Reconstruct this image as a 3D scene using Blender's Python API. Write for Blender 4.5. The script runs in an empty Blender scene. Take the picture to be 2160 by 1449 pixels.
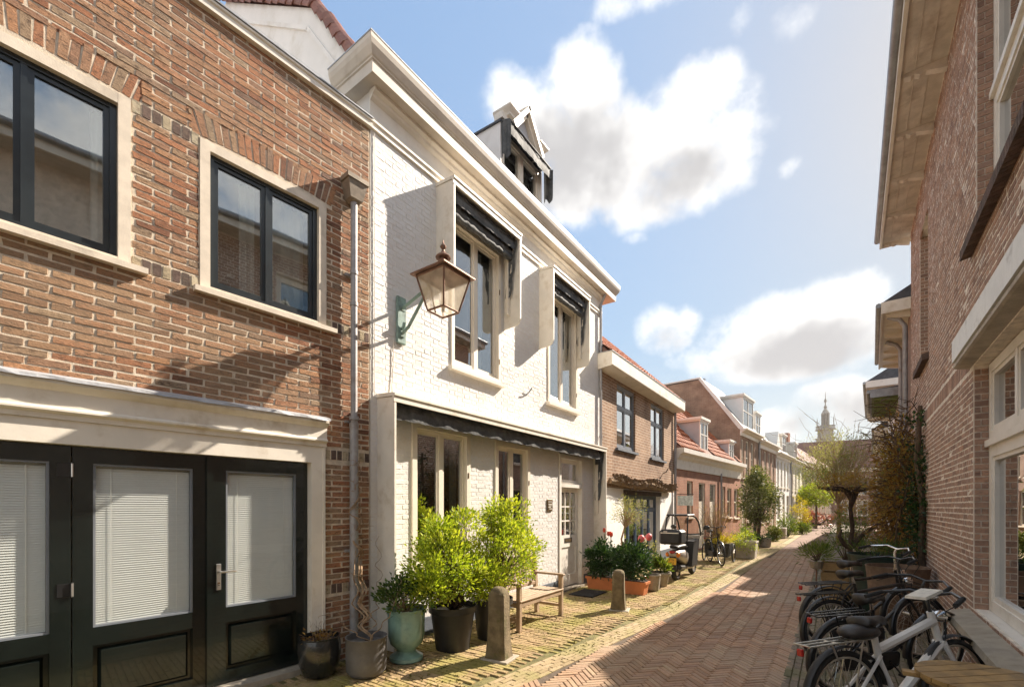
import bpy, math, random
from mathutils import Vector, Matrix
import numpy as np

# ------------------------------------------------------------------ camera, sky, sun, exposure
sc = bpy.context.scene
COL = sc.collection
RAD = math.radians
YAW = math.atan2(674, 960)
CAM_H = 1.70
cam_d = bpy.data.cameras.new('camera'); cam = bpy.data.objects.new('camera', cam_d); COL.objects.link(cam)
cam.location = (0, 0, CAM_H); cam.rotation_euler = (RAD(90), 0, YAW)
cam_d.sensor_width = 36; cam_d.lens = 16.0
cam_d.shift_y = (1067 - 724.5) / 2160.0
cam_d.clip_start = 0.05; cam_d.clip_end = 3000
sc.camera = cam
SUN_AZ, SUN_EL = RAD(21), RAD(36)          # azimuth measured from +Y towards +X
SUNV = Vector((math.sin(SUN_AZ) * math.cos(SUN_EL), math.cos(SUN_AZ) * math.cos(SUN_EL), math.sin(SUN_EL)))
sd = bpy.data.lights.new('sun', 'SUN'); sd.energy = 2.2; sd.angle = RAD(0.55); sd.color = (1.0, 0.885, 0.75)
so = bpy.data.objects.new('sun', sd); COL.objects.link(so)
so.rotation_euler = SUNV.to_track_quat('Z', 'Y').to_euler(); so.location = SUNV * 60
sc.view_settings.view_transform = 'Standard'; sc.view_settings.look = 'None'
sc.view_settings.exposure = 2.56; sc.view_settings.gamma = 1.0
sc.view_settings.use_curve_mapping = False
sc.render.engine = 'CYCLES'
sc.cycles.max_bounces = 6; sc.cycles.diffuse_bounces = 4; sc.cycles.glossy_bounces = 3
sc.cycles.transparent_max_bounces = 12; sc.cycles.transmission_bounces = 4
sc.cycles.caustics_reflective = False; sc.cycles.caustics_refractive = False
sc.cycles.use_denoising = True
sc.cycles.sample_clamp_indirect = 6.0

class NT:
    """tiny node-graph helper"""
    def __init__(s, tree): s.t = tree; s.n = tree.nodes; s.l = tree.links
    def add(s, typ, **kw):
        n = s.n.new(typ)
        for k, v in kw.items(): setattr(n, k, v)
        return n
    def put(s, node, key, v):
        if v is None: return
        if isinstance(v, bpy.types.NodeSocket): s.l.new(v, node.inputs[key])
        else: node.inputs[key].default_value = v
    def m(s, op, a, b=None, c=None, clamp=False):
        n = s.add('ShaderNodeMath', operation=op); n.use_clamp = clamp
        s.put(n, 0, a); s.put(n, 1, b); s.put(n, 2, c); return n.outputs[0]
    def vm(s, op, a, b=None):
        n = s.add('ShaderNodeVectorMath', operation=op); s.put(n, 0, a); s.put(n, 1, b)
        return n.outputs['Value'] if op in ('LENGTH', 'DOT_PRODUCT', 'DISTANCE') else n.outputs[0]
    def vec(s, v):
        n = s.add('ShaderNodeCombineXYZ'); [s.l.new(v, n.inputs[i]) for i in range(3)]; return n.outputs[0]
    def mix(s, f, a, b, mode='MIX'):
        n = s.add('ShaderNodeMixRGB', blend_type=mode); s.put(n, 0, f); s.put(n, 1, c4(a)); s.put(n, 2, c4(b)); return n.outputs[0]
    def noise(s, vec, scale, detail=3, rough=0.55, out=0):
        n = s.add('ShaderNodeTexNoise'); s.put(n, 'Vector', vec); n.inputs['Scale'].default_value = scale
        n.inputs['Detail'].default_value = detail; n.inputs['Roughness'].default_value = rough; return n.outputs[out]
    def ramp(s, f, stops, interp='LINEAR'):
        n = s.add('ShaderNodeValToRGB'); r = n.color_ramp; r.interpolation = interp
        while len(r.elements) > 1: r.elements.remove(r.elements[-1])
        r.elements[0].position = stops[0][0]; r.elements[0].color = c4(stops[0][1])
        for p, c in stops[1:]:
            e = r.elements.new(p); e.color = c4(c)
        s.put(n, 0, f); return n.outputs[0]
    def smooth(s, v, a, b):
        n = s.add('ShaderNodeMapRange', interpolation_type='SMOOTHSTEP'); s.put(n, 0, v)
        n.inputs[1].default_value = a; n.inputs[2].default_value = b; return n.outputs[0]
def c4(c):
    if isinstance(c, (tuple, list)): return tuple(c) + (1.0,) if len(c) == 3 else tuple(c)
    return c

# ---- sky: Nishita plus broken cumulus defined by direction (azimuth, elevation)
world = bpy.data.worlds.new('World'); sc.world = world; world.use_nodes = True
w = NT(world.node_tree); w.n.clear()
sky = w.add('ShaderNodeTexSky', sky_type='NISHITA'); sky.sun_disc = False
sky.sun_elevation = SUN_EL; sky.sun_rotation = SUN_AZ
sky.altitude = 0; sky.air_density = 1.0; sky.dust_density = 0.7; sky.ozone_density = 1.5
tc = w.add('ShaderNodeTexCoord'); D = tc.outputs['Generated']
sx = w.add('ShaderNodeSeparateXYZ'); w.l.new(D, sx.inputs[0])
az = w.m('ARCTAN2', sx.outputs[0], sx.outputs[1]); el = w.m('ARCSINE', sx.outputs[2])
nz1 = w.noise(D, 7.5, 7, 0.6); nz2 = w.noise(D, 2.2, 1, 0.5); nz4 = w.noise(D, 11.0, 3, .55)
def dir_of(px, py):
    a = (px - 1080) / 960; b = (1067 - py) / 960; c, s = math.cos(YAW), math.sin(YAW)
    v = Vector((a * c - s, a * s + c, b)).normalized(); return math.atan2(v.x, v.y), math.asin(v.z)
cv = w.add('ShaderNodeCombineXYZ'); w.l.new(az, cv.inputs[0]); w.l.new(el, cv.inputs[1]); AE = cv.outputs[0]
def puffs(lst):
    """cumulus bodies as soft ellipses in (azimuth, elevation)"""
    out = None
    for (px, py, rx, ry, wt) in lst:
        a0, e0 = dir_of(px, py); a1, e1 = dir_of(px + rx, py); a2, e2 = dir_of(px, py - ry)
        ra, re = math.hypot(a1 - a0, e1 - e0), math.hypot(a2 - a0, e2 - e0)
        q = w.add('ShaderNodeVectorMath', operation='MULTIPLY_ADD'); w.l.new(AE, q.inputs[0]); q.inputs[1].default_value = (1/ra, 1/re, 0); q.inputs[2].default_value = (-a0/ra, -e0/re, 0)
        v = w.m('MULTIPLY_ADD', w.vm('DOT_PRODUCT', q.outputs[0], q.outputs[0]), -max(.6, wt), wt)
        out = v if out is None else w.m('MAXIMUM', out, v)
    return out
dens = puffs([(1060,230,80,100,.35),(1150,280,120,130,1.1),(1235,210,95,130,1.1),(1280,330,210,150,1.3),(1440,300,165,160,1.2),(1480,220,100,100,1.0),(1400,390,180,90,1.0),(1190,430,80,80,.7),(1560,260,55,70,.5),
      (1405,690,75,60,.9),(1620,710,170,95,1.2),(1770,675,150,100,1.2),(1640,745,260,65,1.1),(1840,710,100,80,1),
      (1830,860,200,85,1),(1650,915,150,60,1),(1560,960,200,45,.8),
      (1350,5,120,45,.2),(1240,70,50,35,-.1),(1560,25,40,70,.0),(1670,45,65,65,.05),(1345,495,40,25,-.25),(1665,350,45,30,-.3)])
shad = puffs([(1215,345,190,150,.75),(1430,370,160,100,.55),(1330,300,90,70,.35),(1690,745,200,70,1.0),(1810,880,190,80,.8),(1410,715,55,35,.3)])
# the rest of the sky: unseen noise clouds, cover made denser to add fill light
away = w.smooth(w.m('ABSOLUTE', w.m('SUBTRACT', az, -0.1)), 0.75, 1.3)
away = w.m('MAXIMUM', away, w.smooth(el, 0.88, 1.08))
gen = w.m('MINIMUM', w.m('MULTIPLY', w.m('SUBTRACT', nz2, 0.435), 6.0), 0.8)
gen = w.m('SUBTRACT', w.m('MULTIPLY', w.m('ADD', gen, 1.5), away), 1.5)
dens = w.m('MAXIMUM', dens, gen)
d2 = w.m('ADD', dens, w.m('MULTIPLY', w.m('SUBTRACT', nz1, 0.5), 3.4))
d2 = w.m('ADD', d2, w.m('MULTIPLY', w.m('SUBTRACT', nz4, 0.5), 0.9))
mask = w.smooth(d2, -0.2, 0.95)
mask = w.m('MULTIPLY', mask, w.m('GREATER_THAN', sx.outputs[2], -0.02))
thick = w.smooth(w.m('ADD', shad, w.m('MULTIPLY', w.m('SUBTRACT', nz4, 0.5), 2.4)), -0.45, 0.95)
ccol = w.mix(thick, (3.15, 3.12, 3.05), (1.6, 1.57, 1.58))
lum = w.vm('DOT_PRODUCT', sky.outputs[0], (.25, .55, .2))
comp = w.m('DIVIDE', 1.95, w.m('ADD', 1.0, w.m('DIVIDE', lum, 1.08)))
skyc = w.vm('MULTIPLY', w.vm('MULTIPLY', sky.outputs[0], (.99, .975, .88)), w.vec(comp))
lowhaze = w.smooth(el, 0.36, 0.02)
skyc = w.mix(w.m('MULTIPLY', lowhaze, 0.55), skyc, (2.35, 2.4, 2.5))
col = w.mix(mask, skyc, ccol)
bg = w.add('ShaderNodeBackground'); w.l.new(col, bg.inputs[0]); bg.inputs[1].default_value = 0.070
world.cycles.sampling_method = 'MANUAL'; world.cycles.sample_map_resolution = 512
wo = w.add('ShaderNodeOutputWorld'); w.l.new(bg.outputs[0], wo.inputs[0])

# ------------------------------------------------------------------ materials
MATS = {}
def base_mat(name):
    m = bpy.data.materials.new(name); m.use_nodes = True; t = NT(m.node_tree); t.n.clear()
    b = t.add('ShaderNodeBsdfPrincipled'); o = t.add('ShaderNodeOutputMaterial'); t.l.new(b.outputs[0], o.inputs[0])
    MATS[name] = m; return m, t, b, o
def ocoord(t):
    tc = t.add('ShaderNodeTexCoord'); oi = t.add('ShaderNodeObjectInfo')
    cb = t.add('ShaderNodeCombineXYZ'); r = t.m('MULTIPLY', oi.outputs['Random'], 37.0)
    t.l.new(r, cb.inputs[0]); t.l.new(r, cb.inputs[2])
    return t.vm('ADD', tc.outputs['Object'], cb.outputs[0]), oi
def pm(name, base, rough=.6, var=.18, scale=6, bump=.15, bscale=60, metal=0, dirt=None, dscale=3, stretch=None, spec=.5, coat=0):
    m, t, b, o = base_mat(name)
    v, oi = ocoord(t)
    if stretch:
        mp = t.add('ShaderNodeMapping'); t.l.new(v, mp.inputs[0]); mp.inputs['Scale'].default_value = stretch; v2 = mp.outputs[0]
    else: v2 = v
    n1 = t.noise(v2, scale, 5, .6)
    c = t.mix(t.smooth(n1, .28, .72), tuple(x * (1 - var) for x in base), tuple(min(1, x * (1 + var)) for x in base))
    if dirt:
        n2 = t.noise(v, dscale, 6, .65); c = t.mix(t.smooth(n2, .5, .78), c, dirt)
    t.l.new(c, b.inputs['Base Color']); b.inputs['Roughness'].default_value = rough; b.inputs['Metallic'].default_value = metal
    b.inputs['Specular IOR Level'].default_value = spec; b.inputs['Coat Weight'].default_value = coat
    if bump:
        bn = t.add('ShaderNodeBump'); bn.inputs['Strength'].default_value = bump; bn.inputs['Distance'].default_value = .01
        t.l.new(t.noise(v2, bscale, 4, .6), bn.inputs['Height']); t.l.new(bn.outputs[0], b.inputs['Normal'])
    return m
def rnd_val(t, oi):
    at = t.add('ShaderNodeAttribute', attribute_name='rnd')
    return t.m('FRACT', t.m('ADD', at.outputs['Fac'], t.m('MULTIPLY', oi.outputs['Random'], 7.31)))
def brickmat(name, stops, rough=.85, speck=(.05, .03, .02), speck_amt=.55, bump=.9, moss=None, patch=None, fine=46, spec=.3):
    """fired clay pieces: colour differs piece by piece, streaks and pits inside a piece"""
    m, t, b, o = base_mat(name)
    v, oi = ocoord(t); r = rnd_val(t, oi)
    c = t.ramp(r, stops)
    tcw = t.add('ShaderNodeNewGeometry').outputs['Position']
    mp = t.add('ShaderNodeMapping'); t.l.new(tcw, mp.inputs[0]); mp.inputs['Scale'].default_value = (1, 1, 2.6)
    n1 = t.noise(mp.outputs[0], 20, 5, .72)
    c = t.mix(t.m('MULTIPLY', t.smooth(n1, .49, .64), speck_amt), c, speck)
    n5 = t.noise(mp.outputs[0], 75, 3, .6); c = t.mix(t.m('MULTIPLY', t.smooth(n5, .55, .7), speck_amt*.7), c, speck)
    n3 = t.noise(mp.outputs[0], 9, 3, .5); c = t.mix(t.m('MULTIPLY', t.smooth(n3, .5, .8), .45), c, t.mix(.5, c, (.62, .42, .28)))
    if patch:
        n2 = t.noise(tcw, patch[1], 3, .5); c = t.mix(t.m('MULTIPLY', t.smooth(n2, .45, .65), patch[2]), c, patch[0])
    if moss:
        n2 = t.noise(tcw, 1.7, 6, .7); c = t.mix(t.m('MULTIPLY', t.smooth(n2, .42, .62), moss[1]), c, moss[0])
    t.l.new(c, b.inputs['Base Color']); b.inputs['Roughness'].default_value = rough; b.inputs['Specular IOR Level'].default_value = spec
    bn = t.add('ShaderNodeBump'); bn.inputs['Strength'].default_value = bump; bn.inputs['Distance'].default_value = .010
    t.l.new(t.noise(mp.outputs[0], fine, 5, .7), bn.inputs['Height']); t.l.new(bn.outputs[0], b.inputs['Normal'])
    return m
def walltex(name, c1, c2, mortar, L=.22, h=.0625, joint=.011, rough=.9, tint=None):
    """far brickwork, too small to pick apart: colour from a brick pattern on (x+y, z)"""
    m, t, b, o = base_mat(name)
    tc = t.add('ShaderNodeTexCoord'); s = t.add('ShaderNodeSeparateXYZ'); t.l.new(tc.outputs['Object'], s.inputs[0])
    cb = t.add('ShaderNodeCombineXYZ'); t.l.new(t.m('ADD', s.outputs[0], s.outputs[1]), cb.inputs[0]); t.l.new(s.outputs[2], cb.inputs[1])
    br = t.add('ShaderNodeTexBrick'); t.l.new(cb.outputs[0], br.inputs['Vector'])
    br.inputs['Color1'].default_value = c4(c1); br.inputs['Color2'].default_value = c4(c2); br.inputs['Mortar'].default_value = c4(mortar)
    br.inputs['Scale'].default_value = 1; br.inputs['Mortar Size'].default_value = joint / 2; br.inputs['Brick Width'].default_value = L; br.inputs['Row Height'].default_value = h
    n1 = t.noise(tc.outputs['Object'], 1.3, 5, .6); c = t.mix(t.smooth(n1, .3, .7), br.outputs[0], t.mix(1, br.outputs[0], (.62, .6, .6), 'MULTIPLY'))
    n2 = t.noise(tc.outputs['Object'], 30, 3, .6); c = t.mix(.35, c, t.mix(n2, (.35, .33, .3), (1.3, 1.3, 1.3)), 'MULTIPLY')
    t.l.new(c, b.inputs['Base Color']); b.inputs['Roughness'].default_value = rough; b.inputs['Specular IOR Level'].default_value = .2
    bn = t.add('ShaderNodeBump'); bn.inputs['Strength'].default_value = .5; bn.inputs['Distance'].default_value = .008; bn.invert = True
    t.l.new(br.outputs[1], bn.inputs['Height']); t.l.new(bn.outputs[0], b.inputs['Normal'])
    return m
def leafmat(name, stops, trans=.35, rough=.5):
    m, t, b, o = base_mat(name)
    v, oi = ocoord(t); c = t.ramp(rnd_val(t, oi), stops)
    t.l.new(c, b.inputs['Base Color']); b.inputs['Roughness'].default_value = rough; b.inputs['Specular IOR Level'].default_value = .35
    tr = t.add('ShaderNodeBsdfTranslucent'); c2 = t.mix(1, c, (1.25, 1.2, .55), 'MULTIPLY'); t.l.new(c2, tr.inputs[0])
    mx = t.add('ShaderNodeMixShader'); mx.inputs[0].default_value = trans
    t.l.new(b.outputs[0], mx.inputs[1]); t.l.new(tr.outputs[0], mx.inputs[2]); t.l.new(mx.outputs[0], o.inputs[0])
    return m
def glassmat(name, tint=(.86, .9, .9), gain=1.5, ior=1.55, wave=.02):
    m, t, b, o = base_mat(name); t.n.remove(b)
    ge = t.add('ShaderNodeNewGeometry'); cs_ = t.m('ABSOLUTE', t.vm('DOT_PRODUCT', ge.outputs['Normal'], ge.outputs['Incoming']))
    f0 = ((ior-1)/(ior+1))**2; fr = t.m('MULTIPLY_ADD', t.m('POWER', t.m('SUBTRACT', 1.0, cs_), 5.0), 1-f0, f0)
    bn = t.add('ShaderNodeBump'); bn.inputs['Strength'].default_value = wave; bn.inputs['Distance'].default_value = .02
    tc = t.add('ShaderNodeTexCoord'); t.l.new(t.noise(tc.outputs['Object'], 3.0, 1, .4), bn.inputs['Height'])
    gl = t.add('ShaderNodeBsdfGlossy'); gl.inputs['Roughness'].default_value = .008; t.l.new(bn.outputs[0], gl.inputs['Normal'])
    tr = t.add('ShaderNodeBsdfTransparent'); tr.inputs[0].default_value = c4(tint)
    mx = t.add('ShaderNodeMixShader'); t.l.new(t.m('MULTIPLY', fr, gain, clamp=True), mx.inputs[0])
    t.l.new(tr.outputs[0], mx.inputs[1]); t.l.new(gl.outputs[0], mx.inputs[2]); t.l.new(mx.outputs[0], o.inputs[0])
    return m

# ------------------------------------------------------------------ mesh helpers
rng = random.Random(7)
class MB:
    def __init__(s): s.v = []; s.f = []; s.r = []
    def poly(s, pts, faces, r=None):
        o = len(s.v); s.v += [tuple(p) for p in pts]; s.f += [tuple(i + o for i in f) for f in faces]
        if r is None: r = rng.random()
        s.r += [r] * len(faces)
    def box(s, x0, x1, y0, y1, z0, z1, r=None):
        s.poly([(x0,y0,z0),(x1,y0,z0),(x1,y1,z0),(x0,y1,z0),(x0,y0,z1),(x1,y0,z1),(x1,y1,z1),(x0,y1,z1)],
               [(3,2,1,0),(4,5,6,7),(0,1,5,4),(1,2,6,5),(2,3,7,6),(3,0,4,7)], r); return s
    def hexa(s, p, r=None):   # 8 points: bottom 4, top 4
        s.poly(p, [(3,2,1,0),(4,5,6,7),(0,1,5,4),(1,2,6,5),(2,3,7,6),(3,0,4,7)], r); return s
    def bevbox(s, x0, x1, y0, y1, z0, z1, b=.006, r=None):
        """box with all vertical and horizontal edges chamfered"""
        ps = []; 
        for (z, k) in ((z0, b), (z0 + b, 0), (z1 - b, 0), (z1, b)):
            ps += [(x0+k+b*(k==0),y0+k,z),(x1-k-b*(k==0),y0+k,z),(x1-k,y0+k+b*(k==0),z),(x1-k,y1-k-b*(k==0),z),(x1-k-b*(k==0),y1-k,z),(x0+k+b*(k==0),y1-k,z),(x0+k,y1-k-b*(k==0),z),(x0+k,y0+k+b*(k==0),z)]
        fs = [tuple(range(7,-1,-1)), tuple(range(24,32))]
        for l in range(3):
            for i in range(8):
                j = (i+1) % 8; fs.append((l*8+i, l*8+j, l*8+8+j, l*8+8+i))
        s.poly(ps, fs, r); return s
    def prism_x(s, prof, x0, x1, r=None):   # profile in (y,z), swept along x
        n = len(prof); ps = [(x0, y, z) for y, z in prof] + [(x1, y, z) for y, z in prof]
        fs = [tuple(range(n)), tuple(range(2*n-1, n-1, -1))] + [(i, n+i, n+(i+1) % n, (i+1) % n) for i in range(n)]
        s.poly(ps, fs, r); return s
    def prism_y(s, prof, y0, y1, r=None):   # profile in (x,z), swept along y
        n = len(prof); ps = [(x, y0, z) for x, z in prof] + [(x, y1, z) for x, z in prof]
        fs = [tuple(range(n-1,-1,-1)), tuple(range(n, 2*n))] + [((i+1) % n, n+(i+1) % n, n+i, i) for i in range(n)]
        s.poly(ps, fs, r); return s
    def prism_z(s, prof, z0, z1, r=None):
        n = len(prof); ps = [(x, y, z0) for x, y in prof] + [(x, y, z1) for x, y in prof]
        fs = [tuple(range(n-1,-1,-1)), tuple(range(n, 2*n))] + [(i, (i+1) % n, n+(i+1) % n, n+i) for i in range(n)]
        s.poly(ps, fs, r); return s
    def tube(s, path, rad, n=8, cap=True, r=None):
        path = [Vector(p) for p in path]; k = len(path)
        if not hasattr(rad, '__len__'): rad = [rad] * k
        ps = []; prev = None
        for i, p in enumerate(path):
            t = (path[min(i+1,k-1)] - path[max(i-1,0)])
            if t.length < 1e-9: t = Vector((0,0,1))
            t.normalize()
            if prev is None:
                a = Vector((0,0,1)) if abs(t.z) < .9 else Vector((1,0,0)); u = t.cross(a).normalized()
            else:
                u = prev - t * prev.dot(t)
                u = u.normalized() if u.length > 1e-6 else t.orthogonal().normalized()
            prev = u; v = t.cross(u)
            for j in range(n):
                an = 2 * math.pi * j / n; ps.append(p + (u * math.cos(an) + v * math.sin(an)) * rad[i])
        fs = []
        for i in range(k-1):
            for j in range(n): fs.append((i*n+j, i*n+(j+1) % n, (i+1)*n+(j+1) % n, (i+1)*n+j))
        if cap: fs += [tuple(range(n-1,-1,-1)), tuple(range((k-1)*n, k*n))]
        s.poly(ps, fs, r); return s
    def lathe(s, prof, n=24, c=(0,0,0), r=None, sx=1, sy=1):   # profile (radius, z) from bottom to top
        ps = []; k = len(prof)
        for (q, z) in prof:
            for j in range(n):
                a = 2*math.pi*j/n; ps.append((c[0]+q*math.cos(a)*sx, c[1]+q*math.sin(a)*sy, c[2]+z))
        fs = []
        for i in range(k-1):
            for j in range(n): fs.append((i*n+j, i*n+(j+1) % n, (i+1)*n+(j+1) % n, (i+1)*n+j))
        fs += [tuple(range(n-1,-1,-1)), tuple(range((k-1)*n, k*n))]
        s.poly(ps, fs, r); return s
    def torus(s, c, R, q, n=28, m=8, axis='y', r=None):
        ps = []
        for i in range(n):
            a = 2*math.pi*i/n
            for j in range(m):
                b = 2*math.pi*j/m; rr = R + q*math.cos(b); h = q*math.sin(b)
                p = {'y': (rr*math.cos(a), h, rr*math.sin(a)), 'z': (rr*math.cos(a), rr*math.sin(a), h), 'x': (h, rr*math.cos(a), rr*math.sin(a))}[axis]
                ps.append((c[0]+p[0], c[1]+p[1], c[2]+p[2]))
        fs = [(i*m+j, i*m+(j+1) % m, ((i+1) % n)*m+(j+1) % m, ((i+1) % n)*m+j) for i in range(n) for j in range(m)]
        s.poly(ps, fs, r); return s
    def ball(s, c, rx, ry=None, rz=None, n=12, m=8, r=None):
        ry = ry or rx; rz = rz or rx
        prof = [(math.sin(math.pi*i/m), -math.cos(math.pi*i/m)) for i in range(m+1)]
        prof[0] = (.02, -1); prof[-1] = (.02, 1)
        ps = [(c[0]+q*math.cos(2*math.pi*j/n)*rx, c[1]+q*math.sin(2*math.pi*j/n)*ry, c[2]+z*rz) for q, z in prof for j in range(n)]
        fs = [(i*n+j, i*n+(j+1) % n, (i+1)*n+(j+1) % n, (i+1)*n+j) for i in range(m) for j in range(n)] + [tuple(range(n-1,-1,-1)), tuple(range(m*n, m*n+n))]
        s.poly(ps, fs, r); return s
    def build(s, name, mat, parent=None, smooth=False, fixn=True):
        me = bpy.data.meshes.new(name); me.from_pydata(s.v, [], s.f)
        at = me.attributes.new('rnd', 'FLOAT', 'FACE'); at.data.foreach_set('value', np.array(s.r, dtype=np.float32))
        me.materials.append(MATS[mat] if isinstance(mat, str) else mat)
        if smooth:
            me.polygons.foreach_set('use_smooth', [True] * len(me.polygons))
        me.update()
        if smooth and smooth != 'all':
            try: me.set_sharp_from_angle(angle=RAD(smooth if isinstance(smooth, (int, float)) and smooth > 1 else 40))
            except Exception: pass
        return put(name, me, parent)
def put(name, me, parent=None):
    o = bpy.data.objects.new(name, me); COL.objects.link(o)
    if parent is not None: o.parent = parent
    return o
def inst(name, src, parent, loc=(0,0,0), rot=(0,0,0), scale=(1,1,1)):
    o = bpy.data.objects.new(name, src); COL.objects.link(o); o.parent = parent
    o.location = loc; o.rotation_euler = rot; o.scale = scale; return o
def tag(o, label=None, cat=None, group=None, kind=None):
    if label: o['label'] = label
    if cat: o['category'] = cat
    if group: o['group'] = group
    if kind: o['kind'] = kind
    return o
def thing(name, label, cat, loc=(0,0,0), rz=0, group=None):
    o = bpy.data.objects.new(name, None); COL.objects.link(o); o.empty_display_size = .2
    o.location = loc; o.rotation_euler = (0, 0, rz); return tag(o, label, cat, group)
def copy_tree(o, parent=None):
    c = o.copy(); COL.objects.link(c); c.parent = parent
    for ch in [x for x in o.children]: copy_tree(ch, c)
    return c
def cam_px(p):   # how large a thing shows in the photograph (used only to choose which pieces are separate objects)
    c, s = math.cos(YAW), math.sin(YAW); X = p[0]*c + p[1]*s; Z = -p[0]*s + p[1]*c
    if Z < .2: return (-9999, 0, .2)
    return (1080 + 960*X/Z, 1067 - 960*(p[2]-CAM_H)/Z, Z)
# ------------------------------------------------------------------ the materials of this street
brickmat('brick_orange', [(0,(.18,.08,.048)),(.1,(.33,.145,.075)),(.3,(.42,.19,.098)),(.5,(.39,.225,.13)),(.65,(.31,.175,.11)),(.8,(.45,.23,.115)),(.92,(.34,.245,.16)),(1,(.20,.11,.08))], speck=(.085,.05,.032), speck_amt=.8, bump=1.0, patch=((.37,.265,.165), .8, .45))
brickmat('brick_pale', [(0,(.42,.34,.22)),(1,(.52,.45,.32))])
brickmat('brick_dark', [(0,(.10,.075,.06)),(1,(.16,.105,.085))])
brickmat('brick_white', [(0,(.72,.705,.685)),(.5,(.77,.76,.745)),(1,(.745,.73,.71))], speck=(.60,.56,.50), speck_amt=.35, bump=.4, rough=.62, patch=((.66,.625,.57), 1.4, .5))
brickmat('brick_brown', [(0,(.29,.18,.135)),(.25,(.40,.25,.18)),(.5,(.48,.305,.22)),(.7,(.38,.25,.19)),(.85,(.52,.31,.21)),(1,(.32,.22,.175))], speck=(.16,.11,.085), speck_amt=.5, bump=.8)
brickmat('paver_road', [(0,(.27,.15,.08)),(.3,(.37,.205,.112)),(.6,(.44,.255,.145)),(.85,(.33,.19,.12)),(1,(.46,.31,.185))], speck=(.17,.11,.07), speck_amt=.4, bump=.6, rough=.5, patch=((.35,.265,.175), .7, .6), spec=.5)
brickmat('paver_walk', [(0,(.25,.17,.085)),(.4,(.36,.25,.13)),(.8,(.43,.31,.165)),(1,(.30,.21,.12))], speck=(.12,.085,.04), speck_amt=.5, bump=.8, moss=((.27,.25,.055), .7))
brickmat('paver_band', [(0,(.30,.225,.125)),(.5,(.36,.275,.155)),(1,(.40,.30,.185))], speck=(.16,.11,.06), speck_amt=.4, bump=.6, moss=((.24,.22,.075), .6))
brickmat('paver_grey', [(0,(.17,.14,.115)),(.5,(.24,.195,.155)),(1,(.29,.23,.18))], speck=(.08,.07,.05), speck_amt=.4, bump=.6, moss=((.13,.14,.055), .55))
brickmat('pantile', [(0,(.36,.10,.035)),(.4,(.48,.15,.055)),(.8,(.42,.125,.045)),(1,(.30,.095,.05))], speck=(.13,.06,.04), speck_amt=.45, bump=.4, rough=.7)
brickmat('verge_tile', [(0,(.19,.075,.05)),(.5,(.29,.125,.09)),(1,(.23,.10,.08))], speck=(.08,.05,.045), speck_amt=.5, bump=.4, rough=.6)
pm('mortar_tan', (.66,.565,.44), .95, .22, 12, .6, 160)
pm('mortar_white', (.74,.71,.66), .75, .06, 4, .3, 80)
pm('mortar_pale', (.78,.69,.59), .95, .22, 10, .6, 160)
pm('sand_joint', (.15,.13,.05), .98, .4, 8, .8, 90, dirt=(.07,.085,.02), dscale=5)
pm('sand_road', (.115,.085,.06), .98, .3, 8, .8, 90)
pm('ground_far', (.20,.13,.095), .95, .3, 2, .5, 40)
pm('white_paint', (.80,.755,.685), .42, .05, 3, .05, 30, dirt=(.62,.56,.47), dscale=5)
pm('cream_paint', (.80,.745,.65), .42, .06, 3, .06, 30, dirt=(.60,.52,.40), dscale=4)
pm('cream_frame', (.80,.73,.615), .40, .06, 3, .05, 30)
pm('stone_cream', (.70,.615,.50), .7, .1, 8, .15, 90, dirt=(.50,.43,.34), dscale=3)
pm('stone_sill', (.38,.33,.26), .8, .18, 8, .4, 70, dirt=(.20,.17,.12), dscale=4)
pm('door_green', (.0075,.011,.0095), .2, .3, 3, .05, 12, coat=.35)
pm('frame_dark', (.02,.026,.03), .3, .3, 4, .03, 20)
pm('frame_grey', (.20,.22,.25), .4, .1, 4, .03, 20)
pm('frame_blue', (.055,.085,.14), .4, .2, 4, .03, 20)
pm('zinc', (.36,.37,.385), .5, .18, 5, .2, 40, metal=.55, dirt=(.25,.24,.23), dscale=4)
pm('lead', (.43,.44,.46), .55, .15, 6, .5, 18, metal=.3)
pm('pipe_grey', (.34,.33,.33), .55, .14, 8, .2, 40, metal=.2, dirt=(.24,.20,.17), dscale=6)
pm('clay_brown', (.16,.105,.07), .8, .3, 9, .4, 40)
pm('hopper', (.27,.22,.165), .6, .25, 9, .2, 40, metal=.3)
pm('plinth_grey', (.10,.115,.14), .75, .15, 6, .3, 60)
pm('awning_cloth', (.075,.078,.078), .75, .4, 9, 1.0, 14, dirt=(.17,.165,.155), dscale=5)
pm('awning_green', (.05,.085,.075), .7, .2, 6, .2, 30)
pm('copper', (.22,.125,.085), .5, .22, 10, .25, 60, metal=.65, dirt=(.20,.13,.10), dscale=8)
pm('verdigris', (.21,.30,.265), .7, .25, 9, .3, 50, dirt=(.12,.16,.14), dscale=7)
pm('steel', (.62,.60,.56), .3, .06, 10, .02, 40, metal=.9)
pm('chrome', (.70,.70,.70), .18, .05, 10, 0, 40, metal=1)
pm('black_metal', (.016,.016,.017), .35, .3, 8, .03, 40, coat=.2)
pm('black_plastic', (.022,.022,.023), .5, .2, 8, .08, 60)
pm('black_rubber', (.02,.02,.02), .8, .2, 20, .3, 90)
pm('black_glaze', (.016,.018,.02), .22, .3, 6, .1, 30, coat=.4, dirt=(.05,.05,.045), dscale=7)
pm('grey_pot', (.115,.11,.108), .75, .15, 8, .25, 90, dirt=(.17,.16,.15), dscale=5)
pm('teal_glaze', (.20,.335,.29), .3, .25, 6, .15, 30, coat=.35, dirt=(.10,.20,.175), dscale=9, stretch=(1,1,.35))
pm('terracotta', (.53,.175,.06), .6, .1, 6, .15, 70)
pm('stone_pot', (.34,.30,.25), .85, .2, 9, .5, 60, dirt=(.20,.19,.13), dscale=6)
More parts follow.
